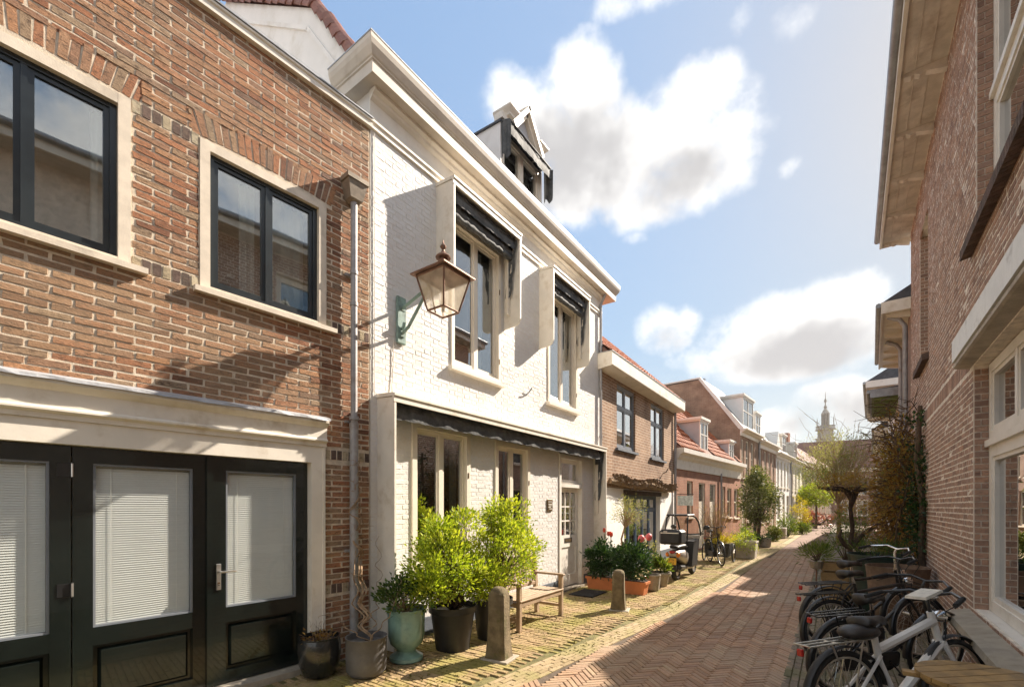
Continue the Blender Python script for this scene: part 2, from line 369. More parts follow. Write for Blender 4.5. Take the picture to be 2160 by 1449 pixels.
pm('soil', (.055,.035,.022), .98, .4, 20, 1, 40)
pm('teak', (.37,.265,.17), .7, .2, 5, .4, 50, stretch=(1,.12,1), dirt=(.24,.17,.11), dscale=6)
pm('table_wood', (.33,.205,.075), .5, .35, 7, .3, 40, dirt=(.11,.075,.03), dscale=5)
pm('crate_wood', (.27,.17,.07), .7, .25, 6, .3, 60)
pm('bollard_stone', (.165,.125,.07), .95, .3, 11, 1.0, 38, dirt=(.085,.08,.025), dscale=5)
pm('slate', (.075,.08,.092), .6, .25, 8, .3, 40)
pm('concrete', (.44,.385,.32), .9, .2, 5, .5, 50, dirt=(.29,.245,.20), dscale=3)
pm('soffit', (.64,.575,.50), .9, .14, 4, .35, 40, dirt=(.36,.29,.225), dscale=2.2)
pm('lintel_white', (.82,.82,.80), .7, .08, 5, .2, 40, dirt=(.5,.49,.47), dscale=5)
pm('plaster_white', (.85,.83,.80), .8, .05, 3, .2, 40, dirt=(.68,.64,.57), dscale=2)
pm('plaster_cream', (.66,.60,.50), .85, .08, 3, .2, 40)
pm('grey_board', (.44,.45,.47), .6, .06, 5, .1, 40)
pm('wood_dark', (.055,.035,.022), .9, .35, 10, .9, 40, dirt=(.11,.075,.045), dscale=8)
pm('bark', (.10,.065,.04), .95, .35, 14, 1, 60, dirt=(.17,.13,.085), dscale=9)
pm('bark_green', (.14,.115,.06), .95, .3, 14, .8, 60)
pm('twig_pale', (.30,.20,.115), .9, .3, 14, .5, 60)
pm('thatch', (.24,.165,.095), .98, .4, 30, 1, 120, stretch=(1,1,.3))
pm('interior', (.13,.115,.095), .95, .3, 3, 0)
pm('interior_mid', (.26,.22,.18), .95, .3, 3, 0)
pm('curtain', (.72,.70,.64), .9, .06, 4, .1, 40)
pm('curtain_grey', (.36,.35,.33), .9, .1, 4, .1, 40)
pm('blind', (.86,.87,.85), .55, .03, 3, 0)
pm('bronze', (.20,.135,.07), .4, .2, 12, .1, 60, metal=.7)
pm('mat_black', (.018,.018,.018), .98, .4, 60, 1, 120)
pm('bike_white', (.78,.77,.75), .3, .04, 8, 0, coat=.4)
pm('silver_paint', (.42,.38,.34), .35, .08, 8, 0, metal=.5, coat=.3)
pm('leather', (.03,.026,.024), .45, .3, 14, .2, 60)
pm('red_lens', (.42,.02,.015), .25, .1, 8, 0)
pm('amber_lens', (.75,.22,.02), .25, .1, 8, 0)
pm('plate_yellow', (.80,.45,.03), .4, .05, 8, 0)
pm('print_dark', (.03,.025,.02), .6, .1, 8, 0)
pm('pink', (.72,.16,.16), .5, .1, 8, 0)
pm('red_petal', (.72,.10,.05), .5, .2, 8, 0)
pm('tower_stone', (.30,.275,.235), .95, .2, 1.2, .2, 3)
pm('roof_far', (.20,.11,.085), .9, .2, 1, .2, 4)
pm('green_metal', (.20,.25,.08), .5, .2, 6, .1, 20)
pm('sign_paint', (.62,.66,.62), .5, .3, 12, 0, dirt=(.20,.30,.30), dscale=14)
pm('green_barrel', (.014,.032,.025), .4, .25, 8, .1, 30)
pm('rope_yellow', (.55,.28,.03), .7, .2, 8, 0)
pm('papers', (.72,.68,.60), .8, .15, 14, 0)
leafmat('leaf_bright', [(0,(.15,.22,.02)),(.25,(.30,.40,.03)),(.6,(.43,.50,.05)),(.85,(.54,.57,.09)),(1,(.24,.32,.03))], .42)
leafmat('leaf_urn', [(0,(.035,.07,.015)),(.5,(.08,.14,.03)),(1,(.15,.21,.05))], .3)
leafmat('leaf_dark', [(0,(.012,.035,.012)),(.5,(.03,.07,.022)),(.85,(.055,.115,.035)),(1,(.10,.17,.05))], .2, .35)
leafmat('leaf_olive', [(0,(.16,.18,.06)),(.5,(.30,.31,.12)),(1,(.44,.43,.22))], .38)
leafmat('leaf_mid', [(0,(.06,.10,.018)),(.5,(.13,.20,.03)),(1,(.25,.30,.06))], .35)
leafmat('leaf_ivy', [(0,(.055,.085,.02)),(.5,(.115,.145,.04)),(.85,(.22,.235,.09)),(1,(.42,.42,.24))], .3)
leafmat('leaf_yellow', [(0,(.26,.24,.02)),(.5,(.48,.40,.03)),(1,(.60,.48,.08))], .4)
leafmat('leaf_brown', [(0,(.16,.085,.025)),(.4,(.30,.165,.045)),(.75,(.42,.25,.07)),(1,(.34,.28,.08))], .45)
leafmat('leaf_ochre', [(0,(.24,.15,.03)),(.5,(.40,.26,.06)),(1,(.30,.25,.07))], .4)
leafmat('leaf_red', [(0,(.16,.05,.05)),(.5,(.30,.09,.09)),(1,(.40,.16,.15))], .3)
leafmat('moss', [(0,(.09,.085,.015)),(.5,(.16,.15,.025)),(1,(.23,.20,.045))], .3, .9)
walltex('wall_h3', (.46,.295,.19), (.36,.225,.145), (.66,.55,.43), L=.23, h=.075, joint=.016)
walltex('wall_h4', (.50,.25,.16), (.44,.215,.14), (.46,.34,.26))
walltex('wall_h5', (.48,.31,.21), (.41,.26,.18), (.50,.40,.30))
walltex('wall_h6', (.52,.33,.235), (.46,.29,.21), (.52,.42,.33))
walltex('wall_far', (.42,.28,.21), (.36,.24,.18), (.42,.34,.27))
walltex('wall_r', (.46,.30,.215), (.38,.245,.185), (.55,.46,.38))
glassmat('glass', gain=5.6); glassmat('glass_scooter', tint=(.8,.8,.78), gain=1.3)
glassmat('glass_door', tint=(.98,.99,.98), gain=.9)
pm('glass_far', (.05,.055,.06), .05, .3, 2, 0, spec=1.0, coat=.6)

def milky(name, base, clear=.35):
    m, t, b, o = base_mat(name); v, oi = ocoord(t)
    c = t.mix(t.smooth(t.noise(v, 7, 4, .6), .35, .75), base, tuple(x*.72 for x in base))
    t.l.new(c, b.inputs['Base Color']); b.inputs['Roughness'].default_value = .25
    tr = t.add('ShaderNodeBsdfTranslucent'); t.l.new(c, tr.inputs[0]); tp = t.add('ShaderNodeBsdfTransparent')
    m1 = t.add('ShaderNodeMixShader'); m1.inputs[0].default_value = .5; t.l.new(b.outputs[0], m1.inputs[1]); t.l.new(tr.outputs[0], m1.inputs[2])
    m2 = t.add('ShaderNodeMixShader'); m2.inputs[0].default_value = clear; t.l.new(m1.outputs[0], m2.inputs[1]); t.l.new(tp.outputs[0], m2.inputs[2]); t.l.new(m2.outputs[0], o.inputs[0]); return m
milky('glass_lamp', (.86,.76,.60), .45)
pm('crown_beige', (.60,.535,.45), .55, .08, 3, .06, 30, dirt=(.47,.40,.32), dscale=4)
# ------------------------------------------------------------------ brickwork, pieces one by one
def brick_rects(u0, u1, z0, z1, holes, L=.24, h=.06, j=.011, bond='stretcher', phase=0):
    out = []; k = 0; z = z0
    while z + h * .5 < z1:
        za, zb = z + j/2, min(z + h, z1) - j/2
        zc = (za + zb) / 2
        cuts = sorted([(a, b) for (a, b, c, d) in holes if c - .012 < zc < d + .012])
        free = []; x = u0
        for a, b in cuts:
            if a > x: free.append((x, min(a, u1)))
            x = max(x, b)
        if x < u1: free.append((x, u1))
        for (fa, fb) in free:
            if bond == 'stretcher': seq = [L]; off = (k % 2) * L/2
            elif bond == 'flemish': seq = [L, L/2]; off = (k % 2) * L*.75
            else: seq = [L] if k % 2 == 0 else [L/2]; off = 0 if k % 4 == 0 else (L/2 if k % 4 == 2 else L/4)
            per = sum(seq); x = math.floor((fa - phase) / per - 1) * per + phase + off; i = 0
            while x < fb:
                a, b = max(x, fa), min(x + seq[i % len(seq)], fb)
                if b - a > .035: out.append((a + j/2, b - j/2, za, zb))
                x += seq[i % len(seq)]; i += 1
        z += h; k += 1
    return out
def brick_poly(mb, q, proud, r=None, jit=.0022, back=.02, d=0, ins=.004):
    """q: four (u,z) corners counter-clockwise seen from the street; front face slightly smaller and uneven"""
    cu = sum(p[0] for p in q)/4; cz = sum(p[1] for p in q)/4
    bk = [(p[0], d+back, p[1]) for p in q]; fr = []
    for p in q:
        du, dz = cu-p[0], cz-p[1]; ln = math.hypot(du, dz)
        fr.append((p[0] + du/ln*ins + rng.uniform(-jit, jit), d - proud + rng.uniform(-.002, .002), p[1] + dz/ln*ins*.6 + rng.uniform(-jit, jit)))
    mb.poly(bk + fr, [(4,5,6,7),(0,1,5,4),(1,2,6,5),(2,3,7,6),(3,0,4,7)], r)
def lay_bricks(wall, rects, mat, proud=.004, d=0, keep=300, extra=(), jit=.0022, name='brick', var=.003, ins=.004):
    """wall: the part they belong to. The pieces that show largest are objects of their own, the rest one joined part."""
    root = wall.parent if wall.parent else wall
    M = Matrix.Translation(root.location) @ Matrix.Rotation(root.rotation_euler[2], 4, 'Z')
    sc_ = []
    for i, (a, b, c, e) in enumerate(rects):
        px, py, Z = cam_px(M @ Vector(((a+b)/2, d, (c+e)/2)))
        p0 = cam_px(M @ Vector((a, d, c))); p1 = cam_px(M @ Vector((b, d, e)))
        ok = -20 < px < 2180 and -20 < py < 1470
        sc_.append((abs(p1[0]-p0[0]) * (e-c) * 960/Z if ok and Z > .3 else 0, i))
    sc_.sort(reverse=True); single = set(i for s, i in sc_[:keep] if s > 0)
    cache = {}; mb = MB()
    for i, (a, b, c, e) in enumerate(rects):
        pr = proud + rng.uniform(0, var)
        if i in single:
            key = (round(b-a, 2), round(e-c, 3), rng.randrange(5))
            if key not in cache:
                t = MB(); hu, hz = (b-a)/2, (e-c)/2
                brick_poly(t, [(-hu,-hz),(hu,-hz),(hu,hz),(-hu,hz)], 0, r=rng.random(), jit=jit, back=.02+proud, ins=ins)
                me = bpy.data.meshes.new(name); me.from_pydata(t.v, [], t.f)
                at = me.attributes.new('rnd', 'FLOAT', 'FACE'); at.data.foreach_set('value', np.array(t.r, dtype=np.float32))
                me.materials.append(MATS[mat]); cache[key] = me
            inst(name, cache[key], wall, ((a+b)/2, d - pr, (c+e)/2))
        else:
            brick_poly(mb, [(a,c),(b,c),(b,e),(a,e)], pr, jit=jit, d=d, ins=ins)
    for q in extra: brick_poly(mb, q, proud + rng.uniform(0, var), jit=jit, d=d)
    if mb.f: tag(mb.build(name + 'work', mat, wall), kind='stuff')
def wall_cells(mb, u0, u1, z0, z1, holes, d0, d1):
    us = sorted({u0, u1} | {x for h in holes for x in h[:2] if u0 < x < u1}); zs = sorted({z0, z1} | {x for h in holes for x in h[2:] if z0 < x < z1})
    for i in range(len(us)-1):
        run = None
        for j in range(len(zs)-1):
            cu, cz = (us[i]+us[i+1])/2, (zs[j]+zs[j+1])/2
            solid = not any(a < cu < b and c < cz < d for a, b, c, d in holes)
            if solid: run = (run[0], zs[j+1]) if run else (zs[j], zs[j+1])
            if (not solid or j == len(zs)-2) and run:
                mb.box(us[i], us[i+1], d0, d1, run[0], run[1]); run = None
    return mb
def frame_boxes(mb, u0, u1, z0, z1, d0, d1, fw, fb=None):
    fb = fb or fw
    mb.box(u0, u0+fw, d0, d1, z0, z1); mb.box(u1-fw, u1, d0, d1, z0, z1)
    mb.box(u0+fw, u1-fw, d0+.001, d1-.001, z0, z0+fb); mb.box(u0+fw, u1-fw, d0+.001, d1-.001, z1-fw, z1)
def window(parent, u0, u1, z0, z1, d, frame, cols=2, hbar=(), fw=.055, bar=.04, depth=.07, pane='glass', curtain=None, inner='interior', room=.7, name='window', sash=True, label=None, cm='curtain'):
    """frame > sashes and bars in one mesh; each pane, the curtains and the dark room behind are its sub-parts"""
    mb = MB(); frame_boxes(mb, u0, u1, z0, z1, d, d+depth, fw)
    W = (u1-u0-2*fw)/cols; edges = []
    for i in range(1, cols): mb.box(u0+fw+W*i-bar/2, u0+fw+W*i+bar/2, d+.004, d+depth-.004, z0+fw, z1-fw)
    for hz in hbar: mb.box(u0+fw, u1-fw, d+.006, d+depth-.006, z0+fw+(z1-z0-2*fw)*hz-bar/2, z0+fw+(z1-z0-2*fw)*hz+bar/2)
    panes = []
    hs = [0] + list(hbar) + [1]
    for i in range(cols):
        for k in range(len(hs)-1):
            a = u0+fw+W*i+(bar/2 if i else 0); b = u0+fw+W*(i+1)-(bar/2 if i < cols-1 else 0)
            c = z0+fw+(z1-z0-2*fw)*hs[k]+(bar/2 if k else 0); e = z0+fw+(z1-z0-2*fw)*hs[k+1]-(bar/2 if k < len(hs)-2 else 0)
            if sash:
                s = .035 if (u1-u0) > .7 else .022
                frame_boxes(mb, a, b, c, e, d+.014, d+depth-.014, s, s*1.25); panes.append((a+s, b-s, c+s*1.25, e-s))
            else: panes.append((a, b, c, e))
    wobj = mb.build(name, frame, parent)
    if label: wobj['label'] = label
    for (a, b, c, e) in panes:
        p = MB(); p.box(a, b, d+depth*.5, d+depth*.5+.006, c, e); p.build('pane', pane, wobj)
    if inner:
        r = MB(); y0, y1 = d+depth+.004, d+depth+room; a, b, c, e = u0+.01, u1-.01, z0+.01, z1-.01
        r.poly([(a,y0,c),(b,y0,c),(b,y0,e),(a,y0,e),(a,y1,c),(b,y1,c),(b,y1,e),(a,y1,e)], [(4,5,6,7),(0,4,7,3),(1,2,6,5),(0,1,5,4),(3,7,6,2)])
        r.build('room_behind', inner, wobj)
    if curtain:
        for (f0, f1) in curtain:
            cu = MB(); n = max(6, int((f1-f0)*(u1-u0)/.03)); a = u0+fw+(u1-u0-2*fw)*f0; b = u0+fw+(u1-u0-2*fw)*f1; ps = []
            for i in range(n+1):
                x = a+(b-a)*i/n; y = d+depth+.09+.022*math.sin(i*1.9)+.008*math.sin(i*.7+2)
                ps += [(x, y, z0+fw), (x, y, z1-fw)]
            cu.poly(ps, [(2*i, 2*i+2, 2*i+3, 2*i+1) for i in range(n)]); cu.build('curtain', cm, wobj, smooth='all')
    return wobj
def sill(parent, u0, u1, z, mat='stone_cream', d=-.06, t=.06, back=.08, wobj=None):
    mb = MB(); mb.prism_x([(back, z), (d, z-.012), (d, z-t), (back, z-t)], u0, u1); return mb.build('sill', mat, wobj or parent)

# ------------------------------------------------------------------ ground, road and pavements
def lerp_tab(tab, y):
    for (a, p), (b, q) in zip(tab, tab[1:]):
        if y <= b: return p + (q-p) * max(0, min(1, (y-a)/(b-a)))
    return tab[-1][1]
EDGE = [(-6,-3.0),(0,-2.95),(3.3,-2.73),(7.4,-2.30),(11,-2.15),(17,-2.05),(25,-1.85),(35,-1.65),(46,-1.2),(70,-.2)]
def x_band(y): return lerp_tab(EDGE, y)
def x_road(y): return x_band(y) + .30
def x_right(y): return lerp_tab([(-6,-.4),(10,-.4),(25,-.25),(46,.1),(70,1.0)], y)
def x_lwall(y): return -4.42 if y < 16.15 else -4.42 + (y-16.15)*.0963
def x_rwall(y): return 1.1 + .0314*(y-5.82) if y < 12 else 1.294
g = MB(); g.poly([(-400,-300,-.09),(400,-300,-.09),(400,500,-.09),(-400,500,-.09)], [(0,1,2,3)]); tag(g.build('ground', 'ground_far'), kind='structure')
def strip(fa, fb, y0, y1, z, n=60):
    ps = []; fs = []
    for i in range(n+1):
        y = y0 + (y1-y0)*i/n; ps += [(fa(y), y, z), (fb(y), y, z), (fa(y), y, z-.06), (fb(y), y, z-.06)]
    for i in range(n):
        o = 4*i; fs += [(o, o+1, o+5, o+4), (o+2, o, o+4, o+6), (o+1, o+3, o+7, o+5)]
    m = MB(); m.poly(ps, fs, .5); return m
road = tag(strip(x_road, x_right, -6, 75, -.012).build('road', 'sand_road'), kind='structure')
walk = tag(strip(lambda y: -4.9 if y < 16 else x_lwall(y)-.6, x_band, -6, 75, -.014).build('pavement_left', 'sand_joint'), kind='structure')
band = tag(strip(x_band, x_road, -6, 75, -.016).build('gutter_band', 'sand_joint'), kind='structure')
rwalk = tag(strip(x_right, lambda y: x_rwall(y)+.6, -6, 75, -.014).build('pavement_right', 'sand_joint'), kind='structure')
def paver_mesh(l, wd, r, jit=.002, h=.03):
    t = MB(); a, b = l/2, wd/2
    bot = [(-a,-b,-h),(a,-b,-h),(a,b,-h),(-a,b,-h)]
    mid = [(-a,-b,-.005),(a,-b,-.005),(a,b,-.005),(-a,b,-.005)]
    top = [(x*(1-.005/a)+rng.uniform(-jit,jit), y*(1-.005/b)+rng.uniform(-jit,jit)*.6, rng.uniform(-.001,.001)) for x, y, z in bot]
    t.poly(bot+mid+top, [(0,1,5,4),(1,2,6,5),(2,3,7,6),(3,0,4,7),(4,5,9,8),(5,6,10,9),(6,7,11,10),(7,4,8,11),(8,9,10,11)], r); return t
def lay_pavers(parent, items, mat, name='paver', keep=300, zvar=.003):
    """items: (x, y, angle, length, width)"""
    sc_ = []
    for i, (x, y, an, l, wd) in enumerate(items):
        px, py, Z = cam_px((x, y, 0)); ok = -10 < px < 2170 and 1060 < py < 1455
        sc_.append((l*wd/Z**3 if ok else 0, i))
    sc_.sort(reverse=True); single = set(i for s, i in sc_[:keep] if s > 0); cache = {}; mb = MB()
    for i, (x, y, an, l, wd) in enumerate(items):
        z = rng.uniform(-zvar, zvar); tx, ty = rng.uniform(-.012,.012), rng.uniform(-.008,.008)
        if i in single:
            key = (round(l,2), round(wd,3), rng.randrange(6))
            if key not in cache:
                t = paver_mesh(l, wd, rng.random()); me = bpy.data.meshes.new(name); me.from_pydata(t.v, [], t.f)
                at = me.attributes.new('rnd', 'FLOAT', 'FACE'); at.data.foreach_set('value', np.array(t.r, dtype=np.float32))
                me.materials.append(MATS[mat]); cache[key] = me
            inst(name, cache[key], parent, (x, y, z), (tx, ty, an))
        else:
            c, s = math.cos(an), math.sin(an); a, b = l/2, wd/2; h = .025
            lo = [(-a,-b,-h),(a,-b,-h),(a,b,-h),(-a,b,-h)]; hi = [(-a+.006,-b+.005,0),(a-.006,-b+.005,0),(a-.006,b-.005,0),(-a+.006,b-.005,0)]
            P = [(x+c*p-s*q, y+s*p+c*q, z+r+p*ty+q*tx) for p, q, r in lo+hi]
            mb.poly(P, [(4,5,6,7),(0,1,5,4),(1,2,6,5),(2,3,7,6),(3,0,4,7)])
    tag(mb.build(name + '_field', mat, parent), kind='stuff')
# herringbone in the road, 4:1 clinkers at 45 degrees to the street
HW, HN = .056, 4
items = []; R45 = RAD(45); ca, sa = math.cos(R45), math.sin(R45)
def herring(y0, y1):
    G = int(40/HW)
    for gx in range(-G//2, G//2):
        for gy in range(-G//2, G//2):
            dm = (gx-gy) % (2*HN)
            if dm == 0: cx, cy, an = gx+HN/2, gy+.5, 0
            elif dm == 2*HN-1: cx, cy, an = gx+.5, gy+HN/2, math.pi/2
            else: continue
            lx, ly = cx*HW, cy*HW
            x = lx*ca - ly*sa - 1.3; y = lx*sa + ly*ca + 9
            if y0 < y < y1 and x_road(y)+.03 < x < x_right(y)-.03:
                items.append((x+rng.uniform(-.001,.001), y, an+R45+rng.uniform(-.012,.012), HN*HW-.006, HW-.006))
herring(1.5, 21)
lay_pavers(road, items, 'paver_road')
far = strip(lambda y: x_road(y)+.02, lambda y: x_right(y)-.02, 21, 75, -.002); fo = far.build('road_surface', 'ground_far', road)
# left pavement: clinkers laid across, in rows
items = []
y = 1.0; k = 0
while y < 17:
    x = -4.40 + (.105 if k % 2 else 0) if y < 16 else x_lwall(y)+.02
    while x + .2 < x_band(y) - .02:
        items.append((x+.105, y, rng.uniform(-.02,.02), .204, .052)); x += .211
    y += .058; k += 1
lay_pavers(walk, items, 'paver_walk', zvar=.005)
strip(lambda y: x_lwall(y)-.4, lambda y: x_band(y)-.02, 17, 75, -.002).build('pavement_surface', 'paver_walk', walk)
items = []
for row in range(5):
    y = 1.0 + (.1 if row % 2 else 0)
    while y < 24:
        dx = x_band(y+.1)-x_band(y); an = math.atan2(.1, dx)
        items.append((x_band(y)+.032+row*.059, y, an+rng.uniform(-.01,.01), .205, .053)); y += .212
lay_pavers(band, items, 'paver_band', zvar=.003)
strip(lambda y: x_band(y)+.02, lambda y: x_road(y)-.02, 24, 75, -.002).build('band_surface', 'paver_band', band)
# right pavement: rows along the street
items = []; x = 0
k = 0; off = 0
while off < 1.75:
    y = 1.5 + (.1 if k % 2 else 0)
    while y < 18:
        xx = x_right(y) + .035 + off
        if xx < x_rwall(y) + .05: items.append((xx, y, math.pi/2+rng.uniform(-.015,.015), .197, .064))
        y += .206
    off += .071; k += 1
lay_pavers(rwalk, items, 'paver_grey', zvar=.004)
strip(lambda y: x_right(y)+.02, lambda y: x_rwall(y)+.4, 18, 75, -.002).build('pavement_surface', 'paver_grey', rwalk)
# moss and small weeds in the joints of the left pavement
mb = MB()
for i in range(5200):
    y = 1.6 + 15 * rng.random()**1.5; x = rng.uniform(-4.38, x_band(y)+.25)
    n = math.sin(x*3.1+1)*math.sin(y*1.7)+math.sin(x*1.3+y*2.2)
    if n + rng.uniform(-.6,.6) < 0: continue
    s = rng.uniform(.006,.017); a = rng.uniform(0,6.28); q = [(x+s*math.cos(a+k*2.09), y+s*math.sin(a+k*2.09), rng.uniform(.001,.006)) for k in range(3)]
    mb.poly(q+[(x, y, s*.9)], [(0,1,3),(1,2,3),(2,0,3)])
tag(mb.build('moss', 'moss'), 'low tufts of yellow-green moss in the joints of the left pavement', 'moss', kind='stuff')
# ------------------------------------------------------------------ brick house on the left
YC = 3.4073; XL = -4.42; ROTB = RAD(90 - 4.7335)
bh = thing('brick_house', 'brown brick house with dark green garage doors at the left edge', 'house', (XL, YC, 0), ROTB)
win_l = (-3.35, -2.184, 3.63, 4.95); win_r = (-1.711, -.545, 3.63, 4.95); gate = (-4.6, -.56, 0, 2.33)
holes = [win_l, win_r, gate]
m = wall_cells(MB(), -6.2, -.012, -.05, 6.10, holes, -.0005, .26); wall = m.build('wall', 'mortar_tan', bh)
soft = []   # soldier courses, arches and the rows of alternating upright halves take these places
arch = lambda a, b: (a-.05, b+.06, 4.95, 5.17)
decor = [(-2.184,-1.711,4.86,4.975),(-2.184,-1.711,3.60,3.715),(-.545,-.012,3.60,3.715),(-.56,-.012,2.20,2.315),(-.56,-.012,.74,.855)]
rects = brick_rects(-6.2, -.014, 0, 6.10, holes + [arch(*win_l[:2]), arch(*win_r[:2])] + decor, L=.24, h=.06, j=.0135)
extra = []
for (a, b) in (win_l[:2], win_r[:2]):
    n = 21; A, Bb = a-.05, b+.06; mid = (A+Bb)/2
    for i in range(n):
        u0 = A+(Bb-A)*i/n+.006; u1 = A+(Bb-A)*(i+1)/n-.006
        sag = lambda u: .035*(1-((u-mid)/((Bb-A)/2))**2)
        lean = lambda u: (u-mid)*.10
        extra.append([(u0, 4.957+sag(u0)), (u1, 4.957+sag(u1)), (u1+lean(u1), 5.165+sag(u1)), (u0+lean(u0), 5.165+sag(u0))])
lay_bricks(wall, rects, 'brick_orange', proud=.002, extra=extra, jit=.0048, var=.005)
for di, (a, b, c, e) in enumerate(decor):
    n = round((b-a)/.068)
    for i in range(n):
        u0 = a+(b-a)*i/n+.006; u1 = a+(b-a)*(i+1)/n-.006; t_ = MB()
        brick_poly(t_, [(u0,c+.006),(u1,c+.006),(u1,e-.006),(u0,e-.006)], .005); t_.build('brick', 'brick_pale' if i % 3 == 0 else 'brick_dark', wall)
cp = MB(); cp.prism_x([(.3,6.10),(-.05,6.10),(-.05,6.155),(-.065,6.165),(-.065,6.185),(.3,6.19)], -6.25, .0); cpo = cp.build('coping', 'cream_paint', bh)
MB().box(-6.26, .0, -.075, .3, 6.191, 6.205).build('coping_flashing', 'zinc', cpo)
body = MB(); body.box(-6.2, -.012, .9, 8.0, -.05, 6.02); body.box(-6.2,-6.0,.26,.9,-.05,6.02); body.box(-.2,-.013,.262,.9,-.05,6.02); body.box(-6.0,-.2,.262,.9,5.2,6.02); body.build('house_body', 'plaster_cream', bh)
for (a, b, c, e), cur in ((win_l, [(.0,.1),(.9,1.0)]), (win_r, [(0,.06),(.28,.42),(.62,.97)])):
    s = MB(); frame_boxes(s, a+.001, b-.001, c, e-.001, -.010, .10, .078, .03); so_ = s.build('stone_surround', 'stone_cream', bh)
    wn = window(bh, a+.082, b-.082, c+.03, e-.074, .035, 'frame_dark', cols=2, fw=.042, bar=.035, depth=.06, curtain=cur, room=1.2)
    sill(bh, a-.05, b+.10, c+.003, d=-.065, t=.058, wobj=wn)
# garage doors under a deep moulded head
hd = MB(); hd.prism_x([(.02,2.33),(-.045,2.33),(-.045,2.365),(-.075,2.385),(-.075,2.40),(-.055,2.415),(-.055,2.53),(-.075,2.545),(-.105,2.575),(-.105,2.605),(.02,2.62)], -4.7, -.56)
ho = hd.build('door_head', 'cream_paint', bh)
lf = MB(); n = 46; ps = []
for i in range(n+1):
    u = -4.7+(4.15)*i/n; wv = rng.uniform(-.004,.004); ps += [(u, .0, 2.66), (u, -.118, 2.622+wv), (u, -.122+wv, 2.598+wv)]
lf.poly(ps, [(3*i, 3*i+1, 3*i+4, 3*i+3) for i in range(n)] + [(3*i+1, 3*i+2, 3*i+5, 3*i+4) for i in range(n)]); lf.build('lead_flashing', 'lead', ho)
cs = MB(); cs.box(-.715, -.565, -.03, .12, .07, 2.329); cs.box(-.60,-.572,-.04,-.0301,.07,2.329); cs.box(-4.6, -.715, -.03, .12, 2.155, 2.329); cs.build('door_casing', 'cream_paint', bh)
MB().box(-4.6, -.55, -.09, .2, -.04, .05).build('threshold', 'stone_sill', bh)
slat_me = {}
def garage_leaf(u0, u1, handle=False):
    mb = MB(); d0, d1 = .06, .105; st = .115
    mb.box(u0, u0+st, d0, d1, .06, 2.15); mb.box(u1-st, u1, d0, d1, .06, 2.15)
    mb.box(u0+st, u1-st, d0+.001, d1, 2.03, 2.15); mb.box(u0+st, u1-st, d0+.001, d1, .62, .76); mb.box(u0+st, u1-st, d0+.001, d1, .06, .17)
    lo = mb.build('door_leaf', 'door_green', bh)
    pn = MB(); a, b, c, e = u0+st, u1-st, .17, .62
    pn.hexa([(a,d1-.004,c),(b,d1-.004,c),(b,d1,c),(a,d1,c),(a,d1-.004,e),(b,d1-.004,e),(b,d1,e),(a,d1,e)])
    pn.poly([(a+.03,d1-.006,c+.03),(b-.03,d1-.006,c+.03),(b-.03,d1-.006,e-.03),(a+.03,d1-.006,e-.03),(a+.05,d0+.014,c+.05),(b-.05,d0+.014,c+.05),(b-.05,d0+.014,e-.05),(a+.05,d0+.014,e-.05)], [(4,5,6,7),(0,1,5,4),(1,2,6,5),(2,3,7,6),(3,0,4,7)])
    pn.build('panel', 'door_green', lo)
    bd = MB(); frame_boxes(bd, a, b, .76, 2.03, d0+.008, d1-.002, .016); bd.build('glazing_bead', 'cream_frame' if False else 'frame_grey', lo)
    MB().box(a+.016, b-.016, .083, .089, .776, 2.014).build('pane', 'glass_door', lo)
    key = round(b-a, 3)
    if key not in slat_me:
        t = MB(); hw = (b-a-.034)/2
        t.poly([(-hw,-.005,-.009),(hw,-.005,-.009),(hw,-.001,.0),(-hw,-.001,.0),(hw,.005,.0088),(-hw,.005,.0088)], [(0,1,2,3),(3,2,4,5)], .5)
        me = bpy.data.meshes.new('slat'); me.from_pydata(t.v, [], t.f); me.materials.append(MATS['blind']); slat_me[key] = me
    z = .785; 
    while z < 2.0:
        inst('slat', slat_me[key], lo, ((a+b)/2, .112, z)); z += .0185
    MB().box(a-.02, b+.02, .30, .32, .7, 2.1).build('blind_backing', 'curtain', lo)
    ladder = MB()
    for f in (.17, .83): ladder.box(a+(b-a)*f-.003, a+(b-a)*f+.003, .1005, .1015, .78, 2.0)
    ladder.build('ladder_cord', 'blind', lo)
    return lo
l1 = garage_leaf(-3.44, -2.524); l2 = garage_leaf(-2.516, -1.63); l3 = garage_leaf(-1.60, -.72); garage_leaf(-4.36, -3.45)
MB().box(-1.645, -1.598, .03, .0595, .06, 2.15).build('cover_strip', 'door_green', l2)
for z in (1.97, 1.07):
    h = MB(); h.box(-2.60, -2.53, .055, .0595, z-.05, z+.05); h.tube([(-2.52,.05,z-.055),(-2.52,.05,z+.055)], .009, 8); h.build('hinge', 'bronze' if False else 'black_metal', l2)
    MB().tube([(-2.519,.048,z-.05),(-2.519,.048,z+.05)], .0085, 8).build('hinge_pin', 'steel', l2)
hp = MB(); hp.bevbox(-1.567, -1.527, .048, .0595, .93, 1.17, .004); hpo = hp.build('handle_plate', 'steel', l3)
hh = MB(); hh.tube([(-1.547,.05,1.10),(-1.547,0,1.10),(-1.53,-.012,1.10),(-1.42,-.014,1.10)], [.011,.010,.010,.009], 8); hh.build('door_handle', 'steel', l3, smooth=True)
MB().tube([(-1.547,.052,.995),(-1.547,.042,.995)], .009, 10).build('lock_cylinder', 'bronze', l3)
MB().tube([(-1.547,.052,.975),(-1.547,.042,.975)], .005, 8).build('keyhole', 'print_dark', l3)
